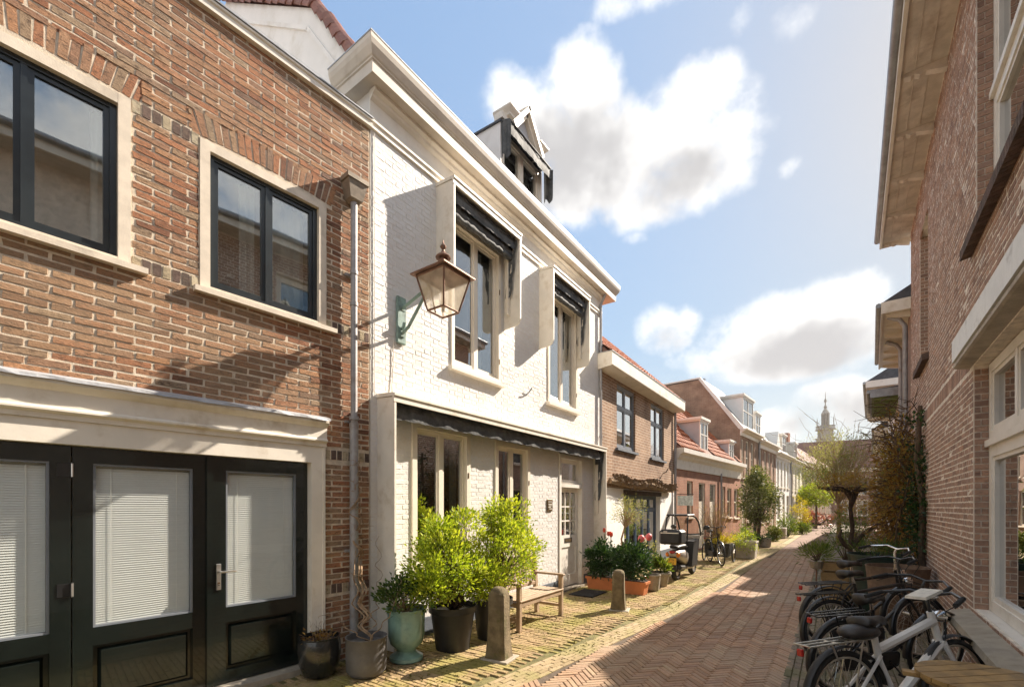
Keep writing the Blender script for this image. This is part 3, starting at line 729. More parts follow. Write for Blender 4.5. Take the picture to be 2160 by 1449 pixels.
# rain pipe with hopper
pp = MB(); pp.tube([(-.255,-.075,.0),(-.255,-.075,2.62)], .047, 14); pp.tube([(-.255,-.075,2.62),(-.255,-.075,5.1)], .037, 14)
for z in (2.60, 2.68, 3.95, 4.3): pp.tube([(-.255,-.075,z-.02),(-.255,-.075,z+.02)], .052 if z < 3 else .045, 14)
po = pp.build('rain_pipe', 'pipe_grey', bh, smooth=True)
for z in (4.28, 2.64, 1.2):
    MB().box(-.33, -.18, -.03, .0, z-.014, z+.014).build('pipe_bracket', 'pipe_grey', po)
hq = MB(); a = lambda s, z: [(-.255-s,-.075-s*.8+.0,z),(-.255+s,-.075-s*.8,z),(-.255+s,-.01,z),(-.255-s,-.01,z)]
hq.hexa(a(.045,5.08)+a(.075,5.10)); hq.hexa(a(.075,5.10)+a(.115,5.28)); hq.hexa(a(.13,5.281)+a(.13,5.33)); hq.build('hopper', 'hopper', po)

# ------------------------------------------------------------------ white house
wh = thing('white_house', 'white painted brick house with dark awnings over its windows', 'house', (XL, YC, 0), RAD(90))
WW = 6.45
w1 = (1.373, 2.55, 3.68, 5.80); w2 = (4.06, 5.27, 3.68, 5.80); lw1 = (.636, 1.785, .80, 2.80); lw2 = (2.40, 3.43, .80, 2.76); wd = (4.50, 5.56, .0, 2.74)
holes = [w1, w2, lw1, lw2, wd]
wall = wall_cells(MB(), .004, WW, -.05, 6.6, holes, .001, .28).build('wall', 'mortar_white', wh)
rects = brick_rects(.006, WW, .22, 6.13, holes, L=.215, h=.0625, j=.010, bond='flemish')
lay_bricks(wall, rects, 'brick_white', proud=.0006, jit=.003, var=.0016, ins=.007)
pl = MB(); wall_cells(pl, .006, WW, -.05, .22, [wd], -.02, .003); pl.build('plinth', 'plinth_grey', wall)
# cornice: architrave, frieze, bed mould, crown with gutter edge
co = MB(); co.prism_x([(.0,6.12),(-.03,6.12),(-.03,6.17),(-.05,6.185),(-.05,6.21),(-.012,6.235),(-.012,6.44),(-.05,6.47),(-.06,6.50),(-.105,6.52),(-.105,6.56),(.0,6.56)], -.012, WW+.03)
cr = MB()
prof = [(-.22,6.561),(-.22,6.69),(-.235,6.70),(-.235,6.715),(-.25,6.73),(-.285,6.80),(-.30,6.85),(-.30,6.905)]
def mitre_crown(mb, prof, u0, u1, back):
    """crown moulding that returns round both ends"""
    n = len(prof); rows = []
    for (y, z) in prof:
        o = -y - .09
        rows.append([(u0-o, back, z), (u0-o, y, z), (u1+o, y, z), (u1+o, back, z)])
    ps = [p for r in rows for p in r]; fs = []
    for i in range(n-1):
        for k in range(3): fs.append((4*i+k, 4*i+k+1, 4*i+5+k, 4*i+4+k))
    fs.append((0, 3, 2, 1)); t = 4*(n-1); fs.append((t, t+1, t+2, t+3)); fs.append(tuple([4*i for i in range(n)][::-1])); fs.append(tuple(4*i+3 for i in range(n)))
    mb.poly(ps, fs)
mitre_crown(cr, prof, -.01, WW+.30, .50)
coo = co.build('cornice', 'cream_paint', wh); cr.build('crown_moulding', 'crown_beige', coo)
zn = MB(); mitre_crown(zn, [(-.305,6.9055),(-.305,6.92)], -.01, WW+.30, .51); zn.build('gutter_edge', 'zinc', coo)
# mansard roof and the white side wall that shows above the brick house
gp = [(.285,6.1),(.285,7.05),(1.2,8.28),(3.7,9.95),(6.4,8.0),(7.8,6.1),(7.8,-.05),(.285,-.05)]
sg = MB(); sg.prism_x(gp, .005, .25); sgo = sg.build('side_wall', 'plaster_white', wh)
st = MB()
for (p, q) in (((.40,6.9),(1.28,8.08)), ((1.28,8.08),(3.7,9.69))):
    dy, dz = q[0]-p[0], q[1]-p[1]; L = math.hypot(dy, dz); ny, nz = dz/L*.05, -dy/L*.05
    st.prism_x([p, q, (q[0]+ny, q[1]+nz), (p[0]+ny, p[1]+nz)], -.02, .0045)
st.build('side_moulding', 'plaster_white', sgo)
rf = MB(); rf.prism_x([(.22,6.88),(1.2,8.24),(3.7,9.9),(6.4,7.95),(6.3,7.85),(3.7,9.75),(1.25,8.1),(.3,6.8)], .26, WW); rfo = rf.build('roof', 'slate', wh)
MB().box(WW-.2, WW-.001, .281, 7.7, -.05, 6.7).build('side_wall_far', 'plaster_white', wh)
MB().box(.3, WW-.25, 1.6, 7.7, -.05, 6.5).build('house_body', 'plaster_cream', wh)
# verge tiles along the slopes, overlapping half-round pieces
vt = MB(); nseg = 7; ps = []
for s in range(2):
    for j in range(nseg+1):
        a = math.pi*j/nseg; rr = .105-(.018 if s else 0); ps.append((-.02-rr*math.cos(a)*.9, .30*s*1.0, rr*math.sin(a)*1.1-.02))
ps2 = [(x*.93-.002, y, z-.02) for x, y, z in ps]; k = nseg+1
vt.poly(ps+ps2, [(j, j+1, k+j+1, k+j) for j in range(nseg)] + [(2*k+j, 3*k+j, 3*k+j+1, 2*k+j+1) for j in range(nseg)] + [(j, 2*k+j, 2*k+j+1, j+1) for j in range(nseg)] + [(k+j, k+j+1, 3*k+j+1, 3*k+j) for j in range(nseg)] + [(0,k,3*k,2*k),(k-1,3*k-1,4*k-1,2*k-1)], .3)
vme = bpy.data.meshes.new('verge_tile'); vme.from_pydata(vt.v, [], vt.f); vme.materials.append(MATS['verge_tile'])
at = vme.attributes.new('rnd','FLOAT','FACE'); at.data.foreach_set('value', np.array(vt.r, dtype=np.float32))
for (p, q) in (((.2,6.98),(1.2,8.31)), ((1.2,8.31),(3.75,10.0))):
    L = math.hypot(q[0]-p[0], q[1]-p[1]); an = math.atan2(q[1]-p[1], q[0]-p[0]); n = int(L/.235)
    for i in range(n+1):
        f = i*.235/L; inst('verge_tile', vme, rfo, (.09+rng.uniform(-.012,.012), p[0]+(q[0]-p[0])*f, p[1]+(q[1]-p[1])*f+rng.uniform(-.004,.012)), (an+rng.uniform(-.03,.06)+.08, 0, rng.uniform(-.05,.05)), (1.25,1,1.1))
# windows, door
for (a, b, c, e), cur in ((w1, [(.62,.8)]), (w2, [(.7,.9)]), (lw1, [(.86,.99)]), (lw2, [(.0,.1)])):
    up = c > 3
    fr = MB(); frame_boxes(fr, a+.002, b-.002, c, e-.002, -.022, .09, .062 if up else .08); fo = fr.build('window_casing', 'cream_frame', wh)
    wn = window(wh, a+.065 if up else a+.083, b-.065 if up else b-.083, c+.064 if up else c+.083, e-.066 if up else e-.085, .03, 'cream_frame', cols=2, fw=.03, bar=.07, depth=.06, curtain=cur, room=1.2, cm='curtain' if up else 'curtain_grey')
    sill(wh, a-.06, b+.05, c-.002, mat='cream_frame', d=-.085, t=.055, wobj=wn)
    hg = MB()
    for z in (c+.35, e-.65): hg.box(b-.055, b-.04, -.03, -.0221, z-.04, z+.04)
    hg.build('hinge', 'bronze', fo)
dc = MB(); dc.box(4.502,4.58,-.02,.16,.02,2.738); dc.box(5.48,5.558,-.02,.16,.02,2.738); dc.box(4.58,5.48,-.019,.16,2.66,2.738); dc.box(4.58,5.48,-.019,.15,2.08,2.15); dc.build('door_casing', 'white_paint', wh)
window(wh, 4.582, 5.478, 2.152, 2.658, .06, 'white_paint', cols=1, fw=.045, room=1.0, name='fanlight')
dr = MB(); dr.box(4.585, 4.69, .075, .12, .05, 2.075); dr.box(5.37, 5.475, .075, .12, .05, 2.075); dr.box(4.69,5.37,.076,.12,1.98,2.075); dr.box(4.69,5.37,.076,.12,.85,1.10); dr.box(4.69,5.37,.076,.12,.05,.28); dr.box(4.69,5.37,.095,.115,.28,.85)
for i in range(1,3): dr.box(4.69+.68*i/3-.014, 4.69+.68*i/3+.014, .08, .115, 1.10, 1.98)
for i in range(1,3): dr.box(4.69, 5.37, .081, .114, 1.10+.88*i/3-.014, 1.10+.88*i/3+.014)
door = dr.build('door', 'white_paint', wh)
for i in range(3):
    for k in range(3): MB().box(4.69+.68*i/3+.014, 4.69+.68*(i+1)/3-.014, .096, .101, 1.10+.88*k/3+.014, 1.10+.88*(k+1)/3-.014).build('pane', 'glass', door)
MB().box(4.9, 5.16, .066, .0755, .96, 1.02).build('letter_slot', 'bronze', door)
MB().box(4.87, 5.19, .070, .0757, .94, 1.04).build('letter_plate', 'print_dark', door)
rm = MB(); rm.poly([(4.58,.17,0),(5.48,.17,0),(5.48,.17,2.1),(4.58,.17,2.1),(4.58,1.2,0),(5.48,1.2,0),(5.48,1.2,2.1),(4.58,1.2,2.1)], [(4,5,6,7),(0,4,7,3),(1,2,6,5),(0,1,5,4),(3,7,6,2)]); rm.build('hall_behind', 'interior_mid', door)
MB().box(4.45, 5.62, -.10, .15, -.04, .035).build('doorstep', 'stone_sill', wh)
# awning boxes
def cloth_roll(mb, u0, u1, d, z, drop=.14, waves=9, amp=.007, sag=.02):
    """rolled-up canvas: a lumpy tube with a scalloped valance hanging from it"""
    n = max(24, int((u1-u0)*26)); path = []; rad = []
    for i in range(n+1):
        u = u0+(u1-u0)*i/n; path.append((u, d+rng.uniform(-.006,.006), z-sag*math.sin(math.pi*i/n)+rng.uniform(-.005,.005))); rad.append(.036+.007*math.sin(i*.9)+rng.uniform(-.004,.004))
    mb.tube(path, rad, 9)
    ps = []
    for i in range(n+1):
        u = u0+(u1-u0)*i/n; s = abs(math.sin(waves*math.pi*i/n)); y = d-.038+amp*math.sin(i*.45+u0)+rng.uniform(-.003,.003)
        ps += [(u, d-.02, z+.02), (u, y-.008, z-drop*.45), (u, y, z-drop-.014*s)]
    mb.poly(ps, [(3*i,3*i+3,3*i+4,3*i+1) for i in range(n)] + [(3*i+1,3*i+4,3*i+5,3*i+2) for i in range(n)])
def awning_box(u0, u1, zt, zb, dep, label, ground=False):
    top = MB(); top.prism_x([(.0,zt),(-dep+.03,zt-.02),(-dep-.015,zt-.028),(-dep-.015,zt-.055),(-dep,zt-.065),(-dep,zt-.125),(-dep+.025,zt-.125),(-dep+.025,zt-.06),(0,zt-.045)], u0-.012, u1+.012)
    a = top.build('awning', 'cream_paint', wh); a['label'] = label
    for u, sgn in ((u0, 1), (u1-.028, -1)):
        sp = MB()
        if ground: pr = [(0,zt-.046),(-dep+.004,zt-.07),(-dep+.004,.02),(0,.02)]
        else: pr = [(0,zt-.046),(-dep+.004,zt-.07),(-dep+.004,zb+.09),(-dep+.03,zb+.03),(-dep+.09,zb),(0,zb-.02)]
        sp.prism_x(pr, u, u+.028); sp.build('side_panel', 'cream_paint', a)
    c = MB(); cloth_roll(c, u0+.05, u1-.05, -dep+.12, zt-.15, drop=.13 if not ground else .15, waves=11 if not ground else 30)
    c.prism_x([(-.02,zt-.07),(-dep+.1,zt-.10),(-dep+.1,zt-.12),(-.02,zt-.10)], u0+.03, u1-.03)
    if not ground:   # the gathered canvas hangs behind the front roll
        n = 60; ps = []; zz = zt-.40
        for i in range(n+1):
            u = u0+.05+(u1-u0-.1)*i/n; f = .012*math.sin(i*.55)+rng.uniform(-.006,.006)
            ps += [(u, -dep+.10, zt-.13), (u, -dep+.15+f, zt-.24), (u, -dep+.12-f, zz+.07+.012*math.sin(i*.35)), (u, -dep+.17, zz)]
        c.poly(ps, [(4*i+k,4*i+4+k,4*i+5+k,4*i+1+k) for i in range(n) for k in range(3)])
        c.tube([(u0+.05+(u1-u0-.1)*i/24, -dep+.16+rng.uniform(-.006,.006), zz+rng.uniform(-.008,.008)) for i in range(25)], [.042+rng.uniform(-.008,.008) for i in range(25)], 9)
    c.build('canvas', 'awning_cloth', a, smooth='all')
    for u in (u0+.06, u1-.075):   # folding arms and folded canvas sides
        f = MB(); L = 1.05 if not ground else 1.25
        f.tube([(u,-.07,zt-.2),(u,-.09,zt-.2-L)], .014, 6); f.tube([(u+.012,-dep+.1,zt-.17),(u+.012,-.10,zt-.15-L*.93)], .012, 6)
        f.box(u-.02,u+.03,-.135,-.10,zt-.25-L,zt-.35); f.build('awning_arm', 'cream_frame', a)
        k = MB(); ps = []
        for i in range(13):
            t = i/12; z = zt-.14-t*L*.85; y = -dep+.11+t*(dep-.21); o = .02*math.sin(i*1.4)
            ps += [(u+o, y-.075, z), (u-o*.6, y+.05, z+.01)]
        k.poly(ps, [(2*i,2*i+2,2*i+3,2*i+1) for i in range(12)]); k.build('canvas_side', 'awning_cloth', a, smooth='all')
    return a
awning_box(1.085, 2.68, 6.10, 4.62, .33, 'folded awning over the upper window next to the lantern')
awning_box(3.76, 5.28, 6.08, 4.62, .31, 'folded awning over the upper window farther from the lantern')
aw0 = awning_box(.10, 6.13, 3.03, 0, .31, 'long folded awning across the whole ground floor', ground=True)
hb = MB(); hb.box(5.93,5.99,-.24,-.12,2.62,2.90); hb.build('winder_box', 'black_plastic', aw0)
# dormer with pediment and its own awning
DU0, DU1, DF = 2.72, 4.05, .12
dm = MB(); dm.prism_x([(DF,6.9),(DF,8.13),(1.25,8.16),(1.25,6.9)], DU0, DU0+.03); dm.prism_x([(DF,6.9),(DF,8.13),(1.25,8.16),(1.25,6.9)], DU1-.03, DU1)
dm.box(DU0+.03, DU1-.03, DF+.3, 1.25, 8.0, 8.12); dmo = dm.build('dormer', 'plaster_white', wh)
dt = MB(); dt.prism_x([(DF-.02,8.131),(DF-.02,8.16),(1.3,8.2),(1.3,8.165)], DU0-.03, DU1+.03); dt.build('dormer_roof', 'slate', dmo)
mid = (DU0+DU1)/2
cn = MB()
for (x0, x1) in ((DU0-.06, DU0+.42), (DU1-.42, DU1+.06)):
    cn.box(x0+.05, x1-.03, DF-.05, DF+.12, 8.19, 8.30); mitre_crown(cn, [(DF-.11,8.301),(DF-.12,8.33),(DF-.16,8.37),(DF-.18,8.40),(DF-.18,8.42)], x0+.08, x1-.06, DF+.2)
for s in (-1, 1):   # pediment rakes
    ap = (mid, 8.80); ft = (mid+s*.50, 8.20)
    d = Vector((ap[0]-ft[0], 0, ap[1]-ft[1])).normalized(); nrm = Vector((d.z*s, 0, -d.x*s))
    for (o, t, y) in ((0, .07, -.16), (.07, .06, -.10)):
        A = Vector((ft[0],0,ft[1]))-nrm*-o*-1; p0 = Vector((ft[0],0,ft[1])) - nrm*o; p1 = Vector((ap[0],0,ap[1])) - nrm*o*1.0
        q = [p0, p1, p1-nrm*t, p0-nrm*t]
        cn.prism_y([(v.x, v.z) for v in (q if s > 0 else q[::-1])], DF+y, DF+.25)
cn.build('dormer_cornice', 'cream_paint', dmo)
tp = MB(); tp.prism_y([(mid-.42,8.2),(mid+.42,8.2),(mid,8.70)], DF-.03, DF+.10); tp.build('pediment_panel', 'grey_board', dmo)
window(dmo, DU0+.035, DU1-.035, 6.95, 8.08, DF+.02, 'cream_frame', cols=2, fw=.09, bar=.09, depth=.09, curtain=[(.55,.9)], room=.8)
cl = MB(); cloth_roll(cl, DU0+.02, DU1+.05, DF-.14, 8.06, drop=.17, waves=8)
cl.prism_x([(DF-.0,8.16),(DF-.19,8.10),(DF-.19,8.08),(DF,8.12)], DU0, DU1+.03)
for u, o in ((DU0-.005, 0), (DU1+.045, .02)):
    ps = []
    for i in range(10):
        y = DF-.02-.20*i/9; zt = 8.12-.05*i/9; ps += [(u+.014*math.sin(i*1.7), y, zt), (u+.02*math.sin(i*1.7+.5), y, 7.50+.06*math.sin(i*.8)+.10*i/9*0)]
    cl.poly(ps, [(2*i,2*i+2,2*i+3,2*i+1) for i in range(9)])
cl.build('dormer_awning', 'awning_cloth', dmo, smooth='all')
# house number plaque, wall anchors, side pipe
pq = MB(); pq.bevbox(4.03, 4.22, -.022, -.004, 1.60, 1.83, .006); pqo = pq.build('plaque', 'bronze', wh)
pr = MB()
for (a, b, c) in ((4.06,4.11,1.775),(4.13,4.18,1.775),(4.06,4.19,1.73),(4.07,4.18,1.70),(4.06,4.15,1.67),(4.09,4.19,1.64)): pr.box(a, b, -.0245, -.0221, c, c+.014)
pr.build('plaque_lettering', 'papers', pqo)
an = MB(); an.tube([(3.32,0,3.66),(3.33,-.05,3.70),(3.36,-.10,3.78)], .012, 6); an.box(3.22,3.36,-.012,-.004,3.665,3.69); an.build('wall_anchor', 'zinc', wh)
sp = MB(); sp.tube([(6.39,-.05,.1),(6.39,-.05,6.35)], .032, 10)
for z in (1.5, 3.3, 5.2): sp.tube([(6.39,-.05,z-.02),(6.39,-.05,z+.02)], .04, 10)
sp.tube([(6.39,-.05,6.35),(6.39,-.12,6.48),(6.39,-.16,6.56)], .03, 8); sp.build('rain_pipe', 'pipe_grey', wh, smooth=True)
cb = MB(); cb.tube([(.335,-.012,3.75),(.33,-.012,3.4),(.30,-.014,3.05)], .006, 5); cb.tube([(.05,-.01,6.1),(.05,-.01,5.2),(.055,-.01,3.6),(.05,-.01,3.0)], .005, 5); cb.build('wall_cable', 'white_paint', wh)

# ------------------------------------------------------------------ street lantern on its bracket
LX, LY = XL + .745, YC + .443
ln = thing('wall_lantern', 'copper street lantern on a green scroll bracket on the white wall', 'lantern', (XL, YC+.443, 0), RAD(90))
bk = MB(); bk.bevbox(-.07, .07, -.045, -.006, 3.72, 4.30, .008); bk.build('back_plate', 'verdigris', ln)
br = MB(); br.tube([(0,-.045,4.16),(0,-.2,4.20),(0,-.38,4.255),(0,-.52,4.30)], .019, 8)
br.tube([(0,-.045,3.84),(0,-.16,3.90),(0,-.28,4.03),(0,-.38,4.14),(0,-.47,4.24),(0,-.53,4.36)], [.018,.02,.02,.019,.018,.014], 8)
br.tube([(0,-.045,3.90),(0,-.075,3.92),(0,-.09,3.97)], .022, 8); br.box(-.03,.03,-.062,-.0451,3.80,3.87); br.box(-.045,.045,-.052,-.0451,4.13,4.19)
br.build('bracket', 'verdigris', ln, smooth=True)
C0 = -.745; zb, zt = 3.945, 4.33; hb_, ht = .125, .215
cg = MB()
for sx_ in (-1,1):
    for sy_ in (-1,1): cg.tube([(sx_*hb_, C0+sy_*hb_, zb), (sx_*ht, C0+sy_*ht, zt)], .011, 6)
for (h, z, t) in ((hb_, zb, .012), (ht, zt, .013)):
    for (a, b) in (((-h,-h),(h,-h)),((h,-h),(h,h)),((h,h),(-h,h)),((-h,h),(-h,-h))): cg.tube([(a[0],C0+a[1],z),(b[0],C0+b[1],z)], t, 6)
cg.tube([(-ht,C0+.0,zt),(ht,C0,zt)], .008, 5); cg.tube([(0,C0+ht,zt),(0,-.5,4.33)], .012, 6); cg.tube([(0,C0+hb_,zb+.02),(0,-.53,4.30)], .01, 6)
cgo = cg.build('lantern_cage', 'copper', ln)
rfm = MB(); e = .265
rfm.hexa([(-e,C0-e,zt+.012),(e,C0-e,zt+.012),(e,C0+e,zt+.012),(-e,C0+e,zt+.012),(-e,C0-e,zt+.026),(e,C0-e,zt+.026),(e,C0+e,zt+.026),(-e,C0+e,zt+.026)])
rfm.hexa([(-e+.02,C0-e+.02,zt+.0265),(e-.02,C0-e+.02,zt+.0265),(e-.02,C0+e-.02,zt+.0265),(-e+.02,C0+e-.02,zt+.0265),(-.06,C0-.06,zt+.17),(.06,C0-.06,zt+.17),(.06,C0+.06,zt+.17),(-.06,C0+.06,zt+.17)])
rfm.build('lantern_roof', 'copper', ln)
fn = MB(); fn.lathe([(.05,0),(.05,.06),(.085,.062),(.09,.075),(.075,.095),(.035,.125),(.018,.15),(.016,.165),(.034,.19),(.036,.205),(.018,.225),(.008,.25),(.003,.28)], 16, (0,C0,zt+.165)); fn.build('finial', 'copper', ln, smooth=True)
for (ax, s) in (('x',-1),('x',1),('y',-1),('y',1)):
    p = []
    for (h, z) in ((hb_-.004, zb+.01), (ht-.004, zt-.01)):
        for q in (-1, 1): p.append((s*h, C0+q*h, z) if ax == 'x' else (q*h, C0+s*h, z))
    g_ = MB(); g_.poly(p, [(0,1,3,2)]); g_.build('pane', 'glass_lamp', ln)
bb = MB(); bb.lathe([(.03,0),(.034,.03),(.03,.10),(.02,.13),(.012,.2)], 12, (0,C0,zb+.05)); bb.tube([(0,C0,zb),(0,C0,zb+.06)], .02, 8); bb.tube([(0,C0,zb+.24),(0,C0,zt)], .014, 8); bb.build('lamp_bulb', 'stone_cream', ln, smooth=True)
# ------------------------------------------------------------------ pantiles, one mesh shared by all
def tile_mesh(name, mat, wd=.235, ln=.36):
    t = MB(); n = 6; ps = []
    for s in range(2):
        for i in range(n+1):
            x = wd*i/n; z = .028*math.sin(2*math.pi*i/n*.92+.3) + (.022 if s == 0 else 0); ps.append((x, ln*s, z))
    for i in range(n+1): ps.append((ps[i][0], 0, ps[i][2]-.016))
    t.poly(ps, [(i, i+1, n+2+i, n+1+i) for i in range(n)] + [(2*n+2+i, 2*n+3+i, i+1, i) for i in range(n)], .4)
    me = bpy.data.meshes.new(name); me.from_pydata(t.v, [], t.f); me.materials.append(MATS[mat])
    at = me.attributes.new('rnd','FLOAT','FACE'); at.data.foreach_set('value', np.array(t.r, dtype=np.float32)); return me
TILE = tile_mesh('roof_tile', 'pantile')
def tile_roof(root, u0, u1, p, q, keep=300, skip=()):
    """slope from eaves p=(d,z) to ridge q=(d,z)"""
    L = math.hypot(q[0]-p[0], q[1]-p[1]); an = math.atan2(q[1]-p[1], q[0]-p[0])
    b = MB(); b.prism_x([p, q, (q[0]+.1, q[1]-.12), (p[0]+.1, p[1]-.12)], u0, u1); ro = b.build('roof', 'roof_far', root)
    cnt = 0; nv = int(L/.30); nu = int((u1-u0)/.222); rest = []
    for k in range(nv):
        for i in range(nu):
            d = p[0]+math.cos(an)*.30*k; z = p[1]+math.sin(an)*.30*k; u = u0+.222*i+.01
            if any(a < u+.1 < b_ and z < zz for a, b_, zz in skip): continue
            loc = (u, d-math.sin(an)*.035, z+math.cos(an)*.035)
            if cnt < keep:
                o = inst('roof_tile', TILE, ro, (loc[0], loc[1]+rng.uniform(-.004,.004), loc[2]+rng.uniform(-.004,.006)), (an-.05+rng.uniform(-.02,.02), rng.uniform(-.02,.02), rng.uniform(-.015,.015))); cnt += 1
            else: rest.append(loc)
    if rest:
        m = MB(); M = Matrix.Rotation(an-.05, 4, 'X'); vs = [M @ v.co for v in TILE.vertices]; fs = [tuple(f.vertices) for f in TILE.polygons]
        for l in rest: m.poly([(v.x+l[0], v.y+l[1], v.z+l[2]) for v in vs], fs)
        tag(m.build('roof_tiles', 'pantile', ro), kind='stuff')
    return ro
def pipe(root, u, z0, z1, r=.035, d=-.06, mat='pipe_grey'):
    m = MB(); m.tube([(u,d,z0),(u,d,z1)], r, 8)
    for z in (z0+.5, (z0+z1)/2, z1-.4): m.tube([(u,d,z-.02),(u,d,z+.02)], r+.008, 8)
    return m.build('rain_pipe', mat, root, smooth=True)

# ------------------------------------------------------------------ house with the grey windows (next after the white one)
h3 = thing('brown_house', 'brown brick house with grey sash windows and a dry vine above its shop front', 'house', (XL, YC+6.455, 0), RAD(90))
W3 = 6.15; a1 = (1.02, 2.34, 3.17, 4.80); a2 = (3.64, 4.95, 3.15, 4.80); shop = (1.50, 4.54, 0, 2.12)
wall = wall_cells(MB(), 0, W3, 2.15, 4.9, [a1, a2], .0, .26).build('wall', 'wall_h3', h3)
wall_cells(MB(), 0, W3, -.05, 2.15, [shop], -.004, .26).build('lower_wall', 'plaster_white', h3)
wall_cells(MB(), 0, W3, -.05, .3, [shop], -.02, -.0041).build('plinth', 'plinth_grey', h3)
for a in (a1, a2):
    wn = window(h3, a[0]+.01, a[1]-.01, a[2]+.01, a[3]-.01, .045, 'frame_grey', cols=2, hbar=(.66,), fw=.06, bar=.06, depth=.07, curtain=[(.02,.46),(.56,.97)], room=.8)
    sill(h3, a[0]-.08, a[1]+.08, a[2], mat='plinth_grey', d=-.07, t=.07, wobj=wn)
wn = window(h3, 1.52, 4.52, .3, 2.0, .12, 'frame_blue', cols=5, hbar=(.78,), fw=.07, bar=.06, depth=.07, curtain=[(.3,.36),(.64,.7)], room=1.5, name='shop_window', inner='interior_mid')
MB().box(1.5, 4.54, .1, .2, -.05, .295).build('shop_riser', 'frame_blue', h3)
MB().box(1.45, 4.6, -.03, .1, 2.0, 2.12).build('shop_head', 'wood_dark', h3)
gt = MB(); gt.prism_x([(.0,4.86),(-.33,4.90),(-.35,4.92),(-.35,5.19),(-.36,5.22),(0,5.22)], -.12, W3+.02); g_o = gt.build('gutter_box', 'cream_paint', h3)
MB().box(-.13, W3+.03, -.365, .0, 5.221, 5.235).build('gutter_edge', 'zinc', g_o)
tile_roof(h3, -.03, W3, (-.22,5.27), (2.9,8.25), keep=290)
MB().prism_x([(.02,5.2),(2.9,7.95),(7.2,5.2),(7.2,-.05),(1.2,-.05),(1.2,4.9),(.27,4.9)], .01, W3-.01).build('house_body', 'wall_h3', h3)
MB().prism_x([(7.2,5.21),(2.95,8.0),(2.95,8.18),(7.3,5.35)], 0, W3).build('rear_roof', 'roof_far', h3)
pipe(h3, W3-.12, .2, 4.9, .042)
th = MB()
for i in range(1500):
    u = rng.uniform(.55, 5.55); z = 2.28+.12*math.sin(u*2.3)*.4+rng.uniform(-.07,.16); d = -rng.uniform(.01,.22)
    a = rng.uniform(-.5,.5); l = rng.uniform(.08,.25); w_ = .006
    th.poly([(u,d,z),(u+l*math.cos(a),d-rng.uniform(-.05,.05),z+l*math.sin(a)*.6-.02),(u+l*.5,d-.03,z+w_+.02)], [(0,1,2)])
th.tube([(.4,-.08,2.3),(1.6,-.1,2.26),(3,-.1,2.33),(4.4,-.1,2.24),(5.6,-.08,2.2)], [.06,.09,.1,.09,.04], 7)
tho = th.build('dry_vine', 'thatch'); tho.location = h3.location; tho.rotation_euler = h3.rotation_euler
tag(tho, 'dry brown vine lying like thatch above the blue shop window', 'vine')
an = MB(); an.tube([(4.85,0,2.75),(4.86,-.10,2.78),(4.9,-.15,2.9)], .016, 6); an.build('wall_hook', 'black_metal', h3)
sg = thing('hanging_sign', 'small faded painted sign board hung at the corner by the drainpipe', 'sign', (XL, YC+6.455+W3-.05, 0), RAD(90))
s_ = MB(); s_.box(-.02,.02,-.62,-.12,1.72,2.05); s_.build('board', 'sign_paint', sg); MB().tube([(0,.0,2.10),(0,-.65,2.10)], .012, 6).build('arm', 'black_metal', sg)
for d in (-.2,-.54): MB().tube([(0,d,2.05),(0,d,2.10)], .006, 5).build('hanger', 'black_metal', sg)

# ------------------------------------------------------------------ the rest of the left row
ROTN = RAD(84.5); N0 = (XL, 16.15, 0)
NX = (math.cos(ROTN), math.sin(ROTN))
def nloc(u, d=0): return (N0[0]+NX[0]*u-NX[1]*d, N0[1]+NX[1]*u+NX[0]*d, 0)
def simple_house(name, label, u0, wd, eave, wall, wins, cornice, roof, deep=6.0, group=None, rot=ROTN, loc=None, ridge=2.6, frame='cream_frame', cm='cream_paint', surround=None):
    """far house: walls with real openings, windows with panes and sills, cornice, pitched roof"""
    h = thing(name, label, 'house', loc or nloc(u0), rot, group)
    holes = [w_[:4] for w_ in wins]
    wall_cells(MB(), 0, wd, -.05, eave, holes, 0, .22).build('wall', wall, h)
    b = MB(); b.box(0, .2, .221, deep, -.05, eave); b.box(wd-.2, wd, .221, deep, -.05, eave); b.box(.2, wd-.2, deep-.2, deep, -.05, eave); b.box(.2,wd-.2,.9,1.0,-.05,eave); b.build('house_body', wall, h)
    for w_ in wins:
        a, b_, c, e = w_[:4]; k = w_[4] if len(w_) > 4 else 'w'
        if k == 'd':
            m = MB(); frame_boxes(m, a, b_, c, e, .03, .14, .05); m.box(a+.05, b_-.05, .06, .12, c+.05, c+(e-c)*.72); dd = m.build('door', 'cream_frame' if w_[5:] == () else w_[5], h)
            MB().box(a+.05, b_-.05, .08, .1, c+(e-c)*.74, e-.05).build('fanlight', 'glass_far', dd)
        else:
            wn = window(h, a, b_, c, e, .05, w_[5] if len(w_) > 5 else frame, cols=w_[6] if len(w_) > 6 else 1, hbar=(.55,), fw=.07, bar=.05, depth=.08, pane='glass_far', inner=None, sash=False)
            sill(h, a-.05, b_+.05, c, mat='stone_cream', d=-.06, t=.07, wobj=wn)
            if surround:
                m = MB(); frame_boxes(m, a-.07, b_+.07, c-.0, e+.07, -.025, .0, .068); m.build('window_surround', surround, wn)
    if cornice:
        c0, dep = cornice; m = MB(); m.prism_x([(0,eave-c0),(-dep*.15,eave-c0),(-dep*.2,eave-c0*.55),(-dep*.5,eave-c0*.42),(-dep*.55,eave-c0*.3),(-dep,eave-c0*.22),(-dep,eave),(0,eave+.01)], -.01, wd+.01); m.build('cornice', cm, h)
    if roof:
        rm, rz, dd = roof
        m = MB(); m.prism_x([(-.12,eave+.012),(dd,rz),(deep-dd*.5,rz-.05),(deep+.1,eave+.012)], -.02, wd+.02); m.build('roof', rm, h)
    return h
